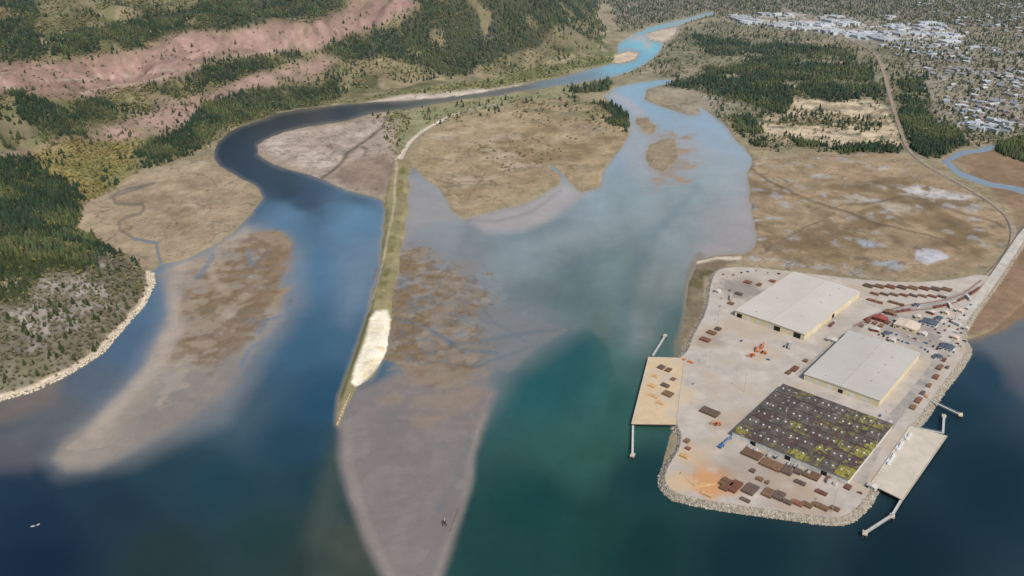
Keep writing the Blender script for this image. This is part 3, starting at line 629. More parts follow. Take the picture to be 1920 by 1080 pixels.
P_=[Vector(G(x,y,YZ+6.5)) for x,y in MC]; L_=((P_[1]-P_[0]).length+(P_[2]-P_[3]).length)/2; W_=((P_[0]-P_[3]).length+(P_[1]-P_[2]).length)/2
M_moss=mossmat(L_,W_)
D3=[('F',(i+.5)/13,5.6,4.6,M_wallw if i%4!=2 else M_dark) for i in range(13)]
root,L3,W3,A3=shed(MC,6.5,"warehouse","old shed with dark roof patched in yellow-green moss",M_moss,M_wallw,D3,ridge=.15,seams=False)
M_par=nmat("parapet_grey",(56,50,47),(96,88,82),.12,6,.9,.1)
for i in range(1,NB1):
    b=MB(); b.box(-L3/2+L3*i/NB1,0,6.85,.9,W3-.6,.6,0); b.obj("parapet",[M_par],parent=root)
for j in range(1,NB2):
    b=MB(); b.box(0,-W3/2+W3*j/NB2,6.9,L3-.6,.7,.4,0); b.obj("parapet",[M_par],parent=root)
for i in range(NB1):
    for j in range(NB2):
        for kk in range(2):
            if random.random()<.85:
                b=MB(); b.box(0,0,.5,1.4,1.4,1.0,0); b.box(0,0,1.2,1.8,1.8,.4,0,tx=.5,ty=.5)
                b.obj("roof_vent",[random.choice((M_steel,M_wallw,M_wallw))],loc=(-L3/2+L3*(i+.5)/NB1,-W3/2+W3*(j+.28+.44*kk)/NB2,6.6),parent=root)
def smallb(px_,py_,l,w_,h,wm,rm,label,name="office_building",rot=0):
    p=G(px_,py_,YZ); r=empty(name,(p[0],p[1],YZ+.02),ANG+rot); tag(r,label,"building")
    b=MB(); b.box(0,0,h/2,l,w_,h,0); b.obj("wall",[wm],parent=r)
    b=MB(); x=l/2+.4;y=w_/2+.4
    b.v+=[(-x,-y,h),(x,-y,h),(x,y,h),(-x,y,h),(-x,0,h+h*.3),(x,0,h+h*.3)]; b.f+=[(0,3,2,1),(0,1,5,4),(2,3,4,5),(0,4,3),(1,2,5)]; b.m+=[0]*5
    b.obj("roof",[rm],parent=r)
    for k in range(3):
        b=MB(); b.box(-l/2-.05,(-.3+.3*k)*w_,h*.55,.12,w_*.14,h*.3,0); b.obj("window",[M_glass],parent=r)
    b=MB(); b.box(-l/2-.05,.42*w_,1.1,.12,1.2,2.2,0); b.obj("door",[M_dark],parent=r)
M_tanroof=nmat("tan_roof",(186,168,148),(202,186,168),.2,4,.8,.05)
M_slate=nmat("slate_roof",(62,72,84),(84,94,106),.3,4,.8,.05)
smallb(1700,614,22,26,5,M_wall,M_tanroof,"single-storey office with tan roof")
smallb(1742,610,14,18,5,M_wallw,M_slate,"small office with slate blue roof")
smallb(1775,655,12,14,4,M_wallw,M_slate,"small gatehouse with dark roof","gatehouse")
smallb(1560,640,8,12,3.5,M_wallw,M_roof,"small white site cabin beside pale shed","site_cabin")
smallb(1650,600,10,16,4,M_redp,M_redp,"red painted workshop shed","workshop")
for (x,y,l,w_,wm,rm,lb) in [(1730,628,7,9,M_wallw,M_roof,"small white cabin beside the offices"),(1672,640,6,8,M_wallw,M_roof,"white portable cabin by the lane"),(1760,600,8,8,M_wallw,M_slate,"dark-roofed cabin near the gate"),(1640,620,7,10,M_redp,M_roof,"red storage shed by the siding"),(1790,635,6,8,M_wall,M_tanroof,"tan-roofed hut near the shore"),(1720,596,8,7,M_wall,M_roof,"pale painted hut beside the rail sidings"),(1668,588,9,12,M_red,M_wood,"rust-brown lean-to shed near rail siding"),(1758,672,7,9,M_wallw,M_slate,"slate-roofed storage hut beside the paved lane"),(1810,618,5,6,M_wallw,M_roof,"small white hut at the yard edge"),(1345,548,6,8,M_wallw,M_roof,"white hut at the quiet yard corner"),(1635,915,6,8,M_wallw,M_roof,"white hut beside the concrete quay"),(1684,604,6,8,M_redp,M_roof,"pale-roofed red hut beside the office"),(1662,628,6,7,M_wallw,M_slate,"slate-roofed cabin among parked cars"),(1772,588,6,8,M_wall,M_roof,"cream hut beside the rail sidings"),(1798,585,6,9,M_wallw,M_tanroof,"tan-roofed cabin beside the entrance road"),(1745,588,5,8,M_redp,M_roof,"small red hut beside rail wagons"),(1718,575,5,7,M_wallw,M_slate,"slate-roofed hut among stacked cargo")]:
    smallb(x,y,l,w_,3.2,wm,rm,lb,"site_cabin",random.choice((0,.2,-.1)))
# ---------------- stacks
def stack(px_,py_,le2,le1,h,mat,label,name="timber_stack",tilt=0,zb=YZ,cell=3.0):
    p=G(px_,py_,zb); b=MB(); ni=max(1,int(le1/ (cell*1.6))); nj=max(1,int(le2/cell))
    for i in range(ni):
        for j in range(nj):
            hh_=h*(.85+.2*random.random())
            if random.random()<.03: continue
            x=(i+.5-ni/2)*le1/ni; y=(j+.5-nj/2)*le2/nj; zz=0
            while zz<hh_-.3:
                t=min(1.1,hh_-zz); b.box(x+random.uniform(-.08,.08),y+random.uniform(-.05,.05),zz+t/2,le1/ni*.95,le2/nj*.93,t-.1,0,rot=random.uniform(-.01,.01)); zz+=t
    if not b.v: return
    o=b.obj(name,[mat],loc=(p[0],p[1],zb+.08),rz=ANG+tilt); tag(o,label,"stack",group="stacked cargo in the terminal yard"); return o
LB="brown bundled timber stack on the yard"; LD="dark weathered bundled cargo stack on the yard"; LR="reddish steel bundle stack on the yard"
ST=[(1410,853,18,12,2.4,M_wood,LB),(1447,873,20,13,2.6,M_wood,LB),(1484,886,16,14,2.6,M_wood2,LD),(1522,893,14,11,2.4,M_wood,LB),(1549,899,6,9,2.4,M_red,LR),
 (1360,910,11,17,2.6,M_wood,LB),(1377,914,9,17,2.6,M_red,LR),(1407,919,11,15,2.4,M_wood2,LD),(1441,926,9,12,2.4,M_wood,LB),(1460,931,9,12,2.4,M_wood2,LD),(1495,945,10,6,2,M_red,LR),(1513,948,9,6,2,M_wood,LB),(1538,951,14,6,2,M_wood,LB),(1476,943,8,5,2,M_wood2,LD),(1565,955,8,5,2,M_wood,LB),
 (1331,774,19,11,2.4,M_wood2,LD),(1411,884,5,5,2,M_wood2,LD),(1334,625,11,8,2.4,M_wood,LB),(1322,638,12,8,2.4,M_red,LR),(1346,618,7,7,2.4,M_wood2,LD),
 (1490,693,6,12,2.4,M_red,LR),(1512,676,5,11,2.4,M_wood,LB),(1478,700,5,7,2.4,M_wood,LB),(1762,690,5,12,2.4,M_wood,LB),(1755,708,5,10,2.4,M_red,LR),(1722,752,5,12,2.4,M_red,LR),(1712,765,5,9,2.4,M_wood,LB),(1770,676,4,8,2,M_red,LR),(1730,738,4,8,2,M_wood2,LD),(1742,724,4,8,2,M_wood,LB),(1748,690,4,8,2,M_wood2,LD),(1738,744,3,6,2,M_tan,LB),(1776,690,3,6,2,M_wood2,LD),
 (1252,740,11,9,2.2,M_wood,LB),(1247,724,9,6,2.2,M_wood2,LD),(1222,724,9,6,1.4,M_tan,LB),(1225,743,11,5,1.4,M_tan,LB),(1238,757,9,4,1.2,M_tan,LB),(1228,706,7,5,1.2,M_tan,LB),(1262,712,5,6,1.6,M_wood,LB),(1284,856,8,6,1.8,M_tan,"tan bundled cargo stack near shore"),(1288,828,5,6,2,M_wood,LB),(1290,842,5,4,2,M_red,LR),
 (1290,678,14,3,1.6,M_orange,"orange bundled cargo by the quay"),(1240,690,7,8,2.2,M_wood2,LD),(1253,695,6,8,2.2,M_wood,LB),(1626,747,26,3,2,M_wood,LB),(1600,737,10,3,2,M_red,LR),(1570,722,14,3,2,M_wood,LB),
 (1402,530,10,8,2,M_red,LR),(1425,535,9,8,2,M_wood,LB),(1448,528,8,6,2,M_red,LR),(1385,552,10,6,2,M_wood2,LD),(1370,570,8,6,2,M_wood,LB),(1640,566,20,4,2.5,M_red,LR),(1680,570,20,4,2.5,M_wood,LB),
 (1640,607,5,8,2,M_red,LR),(1652,612,5,8,2.4,M_wood,LB),(1664,606,5,9,2,M_red,LR),(1676,612,5,7,2,M_wood2,LD),(1628,604,4,9,2,M_red,LR),(1615,612,4,7,2,M_wood,LB),
 (1590,915,5,7,2,M_red,LR),(1400,940,12,4,1.8,M_wood2,LD),(1430,902,12,5,2,M_wood,LB),(1325,928,11,4,1.4,M_tan,"tan bundled cargo stack near shore"),(1500,906,10,5,1.8,M_wood2,LD),(1540,925,10,5,1.8,M_red,LR)]
for k in range(8): ST.append((1628+k*21,537+(k*1.0),12,9,2.6,(M_wood2,M_wood,M_red)[k%3],(LD,LB,LR)[k%3]))
for k in range(8): ST.append((1640+k*18,552+(k*.8),11,5,2.2,(M_red,M_wood2,M_wood)[k%3],(LR,LD,LB)[k%3]))
for s in ST: stack(*s)
for k in range(16):
    u=k/15; x=1392+u*(1578-1392); y=834+u*(914-834)+random.uniform(-2,2)
    if random.random()<.8:
        p=G(x,y,YZ); b=MB(); l=random.uniform(4,7); b.box(0,0,1.5,l,2.4,2.4,0); b.box(0,0,2.78,l*.98,2.3,.12,1); b.box(l/2+.06,0,1.4,.1,2.1,2.1,1)
        o=b.obj("freight_container",[random.choice((M_white,M_wallw,M_slate,M_steel)),M_steel],loc=(p[0],p[1],YZ+.1),rz=ANG+random.uniform(-.1,.1)); tag(o,"small freight container beside the mossy shed","container",group="containers beside the mossy shed")
b=MB(); R=[];
for k in range(28):
    a=2*math.pi*k/28; rr=1+.18*math.sin(3*a)+.1*random.random(); R.append((a,rr))
for ring_,zz in((1,.0),(.7,.3),(.35,.5)):
    for a,rr in R: b.v.append((10*ring_*rr*math.cos(a),3.5*ring_*rr*math.sin(a),zz+random.uniform(0,.15)*(zz>0)))
for r_ in range(2):
    for k in range(28): b.f.append((r_*28+k,r_*28+(k+1)%28,(r_+1)*28+(k+1)%28,(r_+1)*28+k)); b.m.append(0)
b.f.append(tuple(range(56,84))); b.m.append(0)
p=G(1320,908,YZ); o=b.obj("bark_pile",[M_tan],loc=(p[0],p[1],YZ+.05),rz=ANG+1.57+.9); tag(o,"low orange-tan heap of loose bark","heap")
# ---------------- vehicles
def car_mesh(paint):
    b=MB(); b.box(0,0,.62,4.4,1.8,.62,0,tx=.97,ty=.95); b.box(-.2,0,1.2,2.5,1.62,.56,1,tx=.7,ty=.85); b.box(-.2,0,1.5,1.72,1.36,.06,0)
    for x in(-1.35,1.35):
        for y in(-.9,.7): b.cyl(x,.33,y,y+.2,.33,10,2,axis='y')
    return b.mesh("parked_car",[paint,M_glass,M_tyre])
paints=[M_white,M_slate,M_redp,M_steel,M_blue,M_dark]
cm=[car_mesh(p) for p in paints]; cl=["white","dark blue","red","silver","blue","black"]
spots=[(1648,628),(1657,631),(1665,634),(1683,638),(1692,641),(1701,644),(1760,625),(1766,632),(1754,618),(1772,620),(1780,612),(1800,600),(1808,592),(1795,645),(1784,648),(1745,640),(1736,644),(1720,640),(1728,652),(1690,597),(1390,640),(1440,675),(1470,650),(1300,720),(1560,655),(1650,780),(1612,925),(1355,530),(1368,545),(1352,560),(1350,575),(1365,520),(1375,516),(1390,512),(1402,510),(1440,512),(1460,514),(1780,668),(1788,661),(1770,650),(1764,645),(1712,660),(1740,660),(1735,656),(1802,625),(1796,618),(1790,624),(1725,610),(1718,618),(1680,592),(1785,600),(1778,598),(1770,608),(1812,580),(1820,572),(1750,650),(1757,655),(1808,640),(1800,650),(1705,632),(1715,636),(1672,625),(1681,628),(1356,515),(1348,590),(1342,600),(1418,508)]
for i,(x,y) in enumerate(spots):
    k=random.randrange(6); p=G(x,y,YZ); o=bpy.data.objects.new("parked_car",cm[k]); o.location=(p[0],p[1],YZ+.1); o.rotation_euler=(0,0,ANG+random.choice((0,1.57,.1))); link(o)
    tag(o,cl[k]+" car parked on the terminal yard","car",group="cars parked in the terminal yard")
def truck(px_,py_,paint,boxm,rot,label):
    p=G(px_,py_,YZ); r=empty("truck",(p[0],p[1],YZ+.1),ANG+rot); tag(r,label,"truck",group="trucks working in the yard")
    b=MB(); b.box(6.6,0,1.9,2.4,2.4,2.6,0,tx=.85); b.box(7.3,0,2.4,1.05,2.1,.8,1); b.obj("cab",[paint,M_glass],parent=r)
    b=MB(); b.box(-1,0,2.4,12,2.5,2.6,0); b.box(0,0,.95,13,1,.3,1); b.obj("trailer",[boxm,M_dark],parent=r)
    for x in(-5.5,-4.2,4.2,6.8):
        for y in(-1.2,.8):
            b=MB(); b.cyl(x,.5,y,y+.4,.5,10,0,axis='y'); b.obj("wheel",[M_tyre],parent=r)
for t in [(1480,650,M_white,M_steel,.3),(1560,610,M_white,M_red,0),(1665,800,M_white,M_steel,0),(1780,575,M_white,M_wallw,.5),(1370,560,M_white,M_steel,.4),(1650,812,M_redp,M_steel,0),(1815,560,M_white,M_wallw,.6),(1790,608,M_redp,M_wallw,1.2)]:
    truck(*t,"flat-nosed truck with box trailer on yard")
def crane(px_,py_,paint,rot,label,boom=14):
    p=G(px_,py_,YZ); r=empty("mobile_crane",(p[0],p[1],YZ+.1),ANG+rot); tag(r,label,"crane",group="handling machines in the yard")
    b=MB(); b.box(0,0,1.3,7,2.8,1.0,0); b.box(-2.6,0,2.3,1.8,2.6,1.2,0); b.obj("chassis",[paint],parent=r)
    b=MB(); b.box(1.6,.8,2.6,1.8,1.3,1.8,0,tx=.85); b.obj("cab",[M_glass],parent=r)
    b=MB(); b.beam((-2,-.3,2.6),(boom,-.3,5.2),.9,0); b.beam((boom,-.3,5.2),(boom,-.3,2.6),.35,0); b.box(boom,-.3,2.4,.9,3.2,.5,0); b.obj("boom",[paint],parent=r)
    for x in(-2.3,2.3):
        for y in(-1.6,1.0):
            b=MB(); b.cyl(x,.8,y,y+.6,.8,12,0,axis='y'); b.obj("wheel",[M_tyre],parent=r)
crane(1352,838,M_blue,-.1,"blue long-boom handler beside the mossy shed",16)
for x,y,rt in((1345,797,2.4),(1418,658,.4),(1432,663,1.8),(1410,668,2.9),(1428,652,.1)):
    crane(x,y,M_orange,rt,"orange telescopic handler standing on the yard",6)
P=curve_pts([(1606,609),(1640,594),(1700,582),(1760,578),(1810,560),(1850,530)],YZ); seg=[(P[i+1]-P[i]).length for i in range(len(P)-1)]; tot=sum(seg)
def at(s):
    for i,l in enumerate(seg):
        if s<=l: return P[i].lerp(P[i+1],s/l),(P[i+1]-P[i]).normalized()
        s-=l
    return P[-1],(P[-1]-P[-2]).normalized()
s=24; k=0
while s<tot-30:
    if k not in(2,5,6,9,11):
        p,d=at(s); r=empty("rail_wagon",(p.x,p.y,YZ+.2),math.atan2(d.y,d.x)); tag(r,"low rust-red freight wagon on the siding","rail wagon",group="freight wagons on the siding")
        lo_=random.choice((1.2,1.6,2.0)); b=MB(); b.box(0,0,1.1+lo_/2,12.6,2.4,lo_,0); b.box(0,0,1.12+lo_,11.6,2.0,.2,1); b.box(0,0,.95,13.2,1.6,.3,1); b.obj("body",[M_redp,M_wood2],parent=r)
        for x in(-4.6,4.6):
            b=MB(); 
            for dx in(-.9,.9): b.cyl(x+dx,.45,-.9,.9,.45,10,0,axis='y')
            b.obj("bogie",[M_tyre],parent=r)
    s+=15.5; k+=1
b=MB(); b.cyl(0,0,0,22,.28,8,0,r2=.14); b.box(0,0,22.2,3.2,.4,.3,0)
for x in(-1.3,0,1.3): b.box(x,-.3,22.0,.7,.5,.4,0)
lm_=b.mesh("lamp_mast",[M_steel])
for x,y in[(1330,690),(1395,735),(1470,800),(1600,800),(1690,790),(1640,850),(1560,960),(1300,910),(1345,610),(1640,575),(1790,600),(1735,720)]:
    p=G(x,y,YZ); o=bpy.data.objects.new("lamp_mast",lm_); o.location=(p[0],p[1],YZ); o.rotation_euler=(0,0,ANG); link(o); tag(o,"tall steel lighting mast in the yard","lamp mast",group="lighting masts in the yard")
# ---------------- piers
def pier(corners,z,mat,label,nx,ny):
    P=[Vector(G(x,y,z)) for x,y in corners]; c=sum(P,Vector())/len(P)
    r=empty("pier",(c.x,c.y,0)); tag(r,label,"pier"); Q=[p-Vector((c.x,c.y,0)) for p in P]
    b=MB(); n=len(Q); b.poly(Q,0); b.v+=[(q.x,q.y,z-1.3) for q in Q]
    for i in range(n): j=(i+1)%n; b.f.append((i,n+i,n+j,j)); b.m.append(1)
    b.obj("deck",[mat,M_pile],parent=r)
    b=MB()
    for i in range(n): 
        a_=Q[i];b2=Q[(i+1)%n]; b.beam(a_+Vector((0,0,.26)),b2+Vector((0,0,.26)),.5,0)
    b.obj("kerb",[M_deck2],parent=r)
    a_,b2,c2,d2=Q[:4]
    for i in range(nx):
        for j in range(ny):
            u=.03+.94*i/(nx-1); v=.06+.88*j/(ny-1); q_=(a_*(1-u)+b2*u)*(1-v)+(d2*(1-u)+c2*u)*v
            if (j in(0,ny-1)or i in(0,nx-1)):
                m=MB(); m.cyl(0,0,-3,z-1.3,.45,8,0); m.obj("pile",[M_pile],loc=(q_.x,q_.y,0),parent=r)
pier([(1184,795),(1216,670),(1284,672),(1268,796)],YZ+.25,M_deck,"long timber-toned quay deck on dark piles",18,4)
pier([(1693,938),(1776,818),(1706,799),(1632,908)],YZ+.25,M_deck2,"pale concrete quay deck on dark piles",18,4)
for x,y,l in((1672,862,22),(1688,838,18),(1704,820,14)):
    p=G(x,y,YZ+.3); b=MB(); b.box(0,0,.9,l,2.6,1.2,0,tx=.95); b.box(-l*.2,2.2,.6,l*.3,2,.8,0); b.box(0,0,1.7,l*.6,.2,.5,0)
    o=b.obj("loading_ramp",[M_white],loc=(p[0],p[1],YZ+.3),rz=ANG+.05); tag(o,"white portable loading ramp on the quay","ramp",group="loading ramps on the quay")
def catwalk(p1,p2,label):
    A=Vector(G(*p1,YZ+.3)); B=Vector(G(*p2,YZ+.3)); d=B-A; L=d.length; c=(A+B)/2
    r=empty("catwalk",(c.x,c.y,0),math.atan2(d.y,d.x)); tag(r,label,"catwalk",group="mooring catwalks")
    z=YZ+.3; b=MB(); b.box(0,0,z,L,1.9,.35,0); b.obj("walkway",[M_wallw],parent=r)
    b=MB()
    for y in(-.95,.95):
        b.beam((-L/2,y,z+1.15),(L/2,y,z+1.15),.16,0); b.beam((-L/2,y,z-1.0),(L/2,y,z-1.0),.2,0)
        for k in range(int(L/2.5)+1): b.beam((-L/2+k*2.5,y,z-1.0),(-L/2+k*2.5,y,z+1.15),.12,0)
    b.obj("railing",[M_steel],parent=r)
def dolphin(p,w=5,mat=None):
    A=G(*p,YZ); r=empty("mooring_dolphin",(A[0],A[1],0),ANG+.3); tag(r,"pale concrete mooring dolphin standing on piles","mooring dolphin",group="mooring dolphins off the quays")
    b=MB(); b.box(0,0,YZ-.1,w,w*.8,1.6,0); b.box(0,0,YZ+1.0,w*.35,w*.35,.6,0); b.cyl(0,0,YZ+1.3,YZ+2,.4,8,0); b.obj("platform",[mat or M_deck2],parent=r)
    for x in(-.35,.35):
        for y in(-.28,.28):
            b=MB(); b.cyl(x*w,y*w,-3,YZ-.9,.45,8,0); b.obj("pile",[M_pile],parent=r)
for a,b2 in[((1224,667),(1246,632)),((1187,798),(1186,850)),((1690,938),(1673,966)),((1673,966),(1625,997)),((1742,749),(1800,777)),((1708,800),(1768,812)),((1768,812),(1770,782))]: catwalk(a,b2,"narrow steel catwalk linking quay to mooring dolphin")
for p in((1247,629),(1186,853),(1673,967),(1622,999),(1770,780)): dolphin(p)
dolphin((1801,777),5,M_wall)
p=G(834,985,0); r=empty("navigation_marker",(p[0],p[1],0)); tag(r,"dark timber navigation marker standing on mudflat","marker")
b=MB(); 
for x,y in((-1.2,-1),(1.2,-1),(0,1.3)): b.beam((x*1.4,y*1.4,-1),(x*.6,y*.6,5),.6,0)
b.box(0,0,5.2,2.6,2.4,.5,0); b.obj("frame",[M_pile],parent=r)
b=MB(); b.cyl(0,0,5.4,7.5,.6,8,0,r2=.4); b.obj("beacon",[M_steel],parent=r)
M_log=nmat("bleached_log",(96,86,78),(124,112,102),.6,4,.9,.2)
b=MB(); A=Vector(G(843,997,.5)); B=Vector(G(860,952,.5)); b.beam(A,B,.4,0); b.beam(A.lerp(B,.6),A.lerp(B,.6)+Vector((2,1,1.5)),.25,0); o=b.obj("drift_log",[M_log]); tag(o,"long bleached drift log stranded on grey mudflat","log")
b=MB(); A=Vector(G(656,738,.8)); B=Vector(G(632,797,.6))
for k in range(9):
    u=k/9; q1=A.lerp(B,u); q2=A.lerp(B,u+.1); b.beam(q1,q2,1.6,0)
    b.cyl(q1.x,q1.y,-2,2.2,.4,7,1)
o=b.obj("breakwater",[M_deck,M_pile]); tag(o,"low timber breakwater tapering off the dike tip","breakwater")
def boat(px_,py_,rz,l):
    p=G(px_,py_,0); r=empty("boat",(p[0],p[1],0),rz); tag(r,"small white motor boat on dark water","boat",group="boats on open water")
    b=MB(); s_=l; pts=[(-.5,-.16),(.2,-.17),(.5,0),(.2,.17),(-.5,.16)]
    b.v+=[(x*s_,y*s_*.8,-.2) for x,y in pts]+[(x*s_*1.05,y*s_,.5) for x,y in pts]
    for i in range(5): j=(i+1)%5; b.f.append((i,j,5+j,5+i)); b.m.append(0)
    b.f.append((5,6,7,8,9)); b.m.append(0); b.obj("hull",[M_wallw],parent=r)
    b=MB(); b.box(-.05*s_,0,.8,s_*.3,s_*.2,.6,0,tx=.8,ty=.85); b.obj("cabin",[M_steel],parent=r)
boat(62,987,.3,3.2); boat(72,984,.9,2.8)
# ---------------- trees
def tri_conifer(t,seg,rnd):
    V=[];T=[];S=[]
    for k in range(t):
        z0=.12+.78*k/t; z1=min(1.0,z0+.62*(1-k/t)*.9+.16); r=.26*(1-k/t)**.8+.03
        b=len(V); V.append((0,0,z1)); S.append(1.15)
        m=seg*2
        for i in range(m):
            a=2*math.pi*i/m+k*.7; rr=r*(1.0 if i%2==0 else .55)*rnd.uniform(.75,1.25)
            V.append((rr*math.cos(a),rr*math.sin(a),z0-(.035 if i%2==0 else -.03)+rnd.uniform(-.02,.02))); S.append(.8+.4*k/t if i%2==0 else .62)  # S is painted shade: lighter tips and apex, darker notches between branches
        for i in range(m): T.append((b,b+1+i,b+1+(i+1)%m))
    return np.array(V),np.array(T),np.array(S)
def tri_leafy(n,rnd,size):
    V=[];T=[];S=[]
    lobes=[(rnd.uniform(-.2,.2),rnd.uniform(-.2,.2),rnd.uniform(.45,.8),rnd.uniform(.16,.26)) for _ in range(6)]
    for k in range(n):
        L_=lobes[k%6]; d=Vector((rnd.gauss(0,1),rnd.gauss(0,1),rnd.gauss(0,1))).normalized()
        c=Vector(L_[:3])+d*L_[3]*rnd.uniform(.6,1); u=Vector((rnd.gauss(0,1),rnd.gauss(0,1),rnd.gauss(0,.6))).normalized()*size; w_=u.cross(d).normalized()*size
        b=len(V); 
        for e in(u+w_*.3,w_-u*.2,-u,-w_*.8): V.append(tuple(c+e*rnd.uniform(.7,1.2))); S.append(.65+.5*max(0,min(1,(c.z-.3)*1.8)))  # S paints shade by height: crown darker below, lighter on top
        T+=[(b,b+1,b+2),(b,b+2,b+3)]
    return np.array(V),np.array(T),np.array(S)
rnd=random.Random(3)
conL=[tri_conifer(2,3,rnd) for _ in range(3)]; conM=[tri_conifer(4,5,rnd) for _ in range(3)]
decL=[tri_leafy(7,rnd,.2) for _ in range(3)]; decM=[tri_leafy(22,rnd,.11) for _ in range(3)]
def cand(x0,x1,y0,y1,s):
    gx,gy=np.meshgrid(np.arange(x0,x1,s),np.arange(y0,y1,s)); gx=gx.ravel()+RNG.uniform(-.5,.5,gx.size)*s; gy=gy.ravel()+RNG.uniform(-.5,.5,gy.size)*s; return gx,gy
ax,ay=cand(-1500,1500,700,2000,5.2); bx,by=cand(-3300,3600,2000,5200,8.8)
TX=np.concatenate([ax,bx]); TY=np.concatenate([ay,by]); big=np.concatenate([np.ones(len(ax)),np.full(len(bx),1.18)])
k0,k1=to_image_px(TX,TY,0); ok=(k0>-320)&(k0<2240)&(k1>-90)&(k1<830); TX,TY,big=TX[ok],TY[ok],big[ok]
th=hill(TX,TY); tpx,tpy=to_image_px(TX,TY,th); kx,ky=to_image_px(TX,TY,0)
ok=(tpx>-260)&(tpx<2180)&(tpy>-40)&(tpy<820); TX,TY,big,th,tpx,tpy,kx,ky=[v[ok] for v in(TX,TY,big,th,tpx,tpy,kx,ky)]
lw=sdf(kx,ky,W1,m=30)
for c,w_ in CREEKS: lw=np.maximum(lw,w_-ldist(kx,ky,c))
ok=lw<-1.5; TX,TY,big,th,tpx,tpy,kx,ky=[v[ok] for v in(TX,TY,big,th,tpx,tpy,kx,ky)]
tn=fbm(TX,TY,110,4,21); 
sx_,sy_=pwarp(TX,TY,tpx,tpy)
pc=np.zeros(len(TX)); pd=np.zeros(len(TX)); gcol=np.repeat(lin((114,110,74))[None],len(TX),0)
onh=th>1
pc=np.where(onh,.30*ss(.46,.58,tn),0); pd=np.where(onh,.66*ss(.36,.52,fbm(TX,TY,70,4,81)),0)
def zone(pts,c,d,f=5,col=None,patch=None):
    global pc,pd,gcol
    s=ss(-f,f,sdf(sx_,sy_,pts,m=30))
    if patch is not None: s=s*ss(patch,patch+.10,fbm(TX,TY,60,4,int(c*100)+7))
    pc=pc*(1-s)+c*s; pd=pd*(1-s)+d*s
    if col: gcol=gcol*(1-s[:,None])+lin(col)[None]*s[:,None]
zone([(640,190),(900,150),(1150,100),(1140,125),(1000,150),(900,165),(700,185)],.04,.6,col=(116,118,68))
zone(CC1,.008,.06,f=8,col=(118,106,82))
zone(CC2,.015,.12,f=8,col=(116,110,80))
zone([(600,100),(800,40),(1000,60),(900,140),(700,130)],.2,.5,col=(118,116,74),patch=.52)
zone([(40,290),(130,265),(260,262),(260,320),(150,385),(60,310)],.05,.7,col=(128,122,68))
zone([(250,300),(400,255),(520,205),(640,185),(640,195),(430,245),(395,280),(270,325)],.25,.55,col=(112,112,70))
zone([(-260,280),(60,298),(145,350),(150,430),(210,468),(180,500),(90,515),(50,560),(-260,590)],.22,.62,f=12,col=(118,116,60))
zone(SL,.04,.62,f=12,col=(116,108,88))
zone(SL,.16,.6,f=12,col=(104,102,66),patch=.52)
FL=[(1170,145),(1240,90),(1280,45),(1400,35),(1640,85),(2180,130),(2180,300),(1900,275),(1700,282),(1440,285),(1380,255),(1330,200),(1260,148)]
zone(FL,.06,.28,col=(114,112,80))
zone([(1130,-30),(2200,-30),(2200,40),(1800,50),(1360,30),(1240,40),(1160,60)],.16,.42,col=(118,118,96))
zone([(1640,60),(2180,40),(2180,150),(1700,150)],.12,.32,col=(116,116,90))
zone([(1760,140),(2100,130),(2100,255),(1800,250)],.08,.30,col=(116,116,88))
zone([(1470,190),(1530,182),(1640,185),(1668,215),(1690,262),(1600,266),(1500,262),(1440,255),(1425,235)],.005,.03)
zone([(1500,208),(1600,215),(1660,225),(1640,240),(1540,235),(1450,232)],.12,.35,f=2,col=(104,102,72))
zone([(780,205),(900,185),(1060,168),(1080,185),(980,205),(880,215),(800,240)],.04,.18,col=(116,112,74))
zone([(960,205),(1120,190),(1180,215),(1150,225),(1060,215),(980,225)],.03,.22,col=(104,104,68))
zone([(700,210),(770,205),(770,240),(745,285),(720,250)],.02,.25,col=(118,116,74))
zone([(1380,30),(1500,22),(1640,40),(1800,60),(1800,85),(1640,75),(1500,55)],.03,.12)
dk=dark_cover(TX,TY,tpx,tpy); pc=pc*(1-dk)+.84*dk; pd=pd*(1-dk)+.12*dk
pd=np.maximum(pd,.05*ss(.5,.6,fbm(TX,TY,80,4,201))*(sdf(tpx,tpy,[(780,290),(870,215),(1080,190),(1175,235),(1100,300),(900,330)],m=10)>0))
rl=ldist(tpx,tpy,RAILL,m=30); pc=np.where(rl<4.5,0,pc); pd=np.where(rl<4.5,0,pd)
ym=sdf(tpx,tpy,YARD,m=10)>-6; pc[ym]=0; pd[ym]=0
r_=RNG.random(len(TX)); isC=r_<pc; isD=(~isC)&(r_<pc+pd)
M_tree=attrmat("foliage_mass",.9,[(.3,.15)],bump=0,spec=.1)
M_needle=nmat("conifer_needles",(50,60,42),(78,86,56),1.2,3,.9,0,objrand=.3,spec=.1)
M_leaf=nmat("spring_leaves",(104,98,74),(138,130,100),1.2,3,.9,0,objrand=.25,spec=.1)
M_bark=nmat("tree_bark",(80,68,58),(120,106,92),2,3,.95,0)
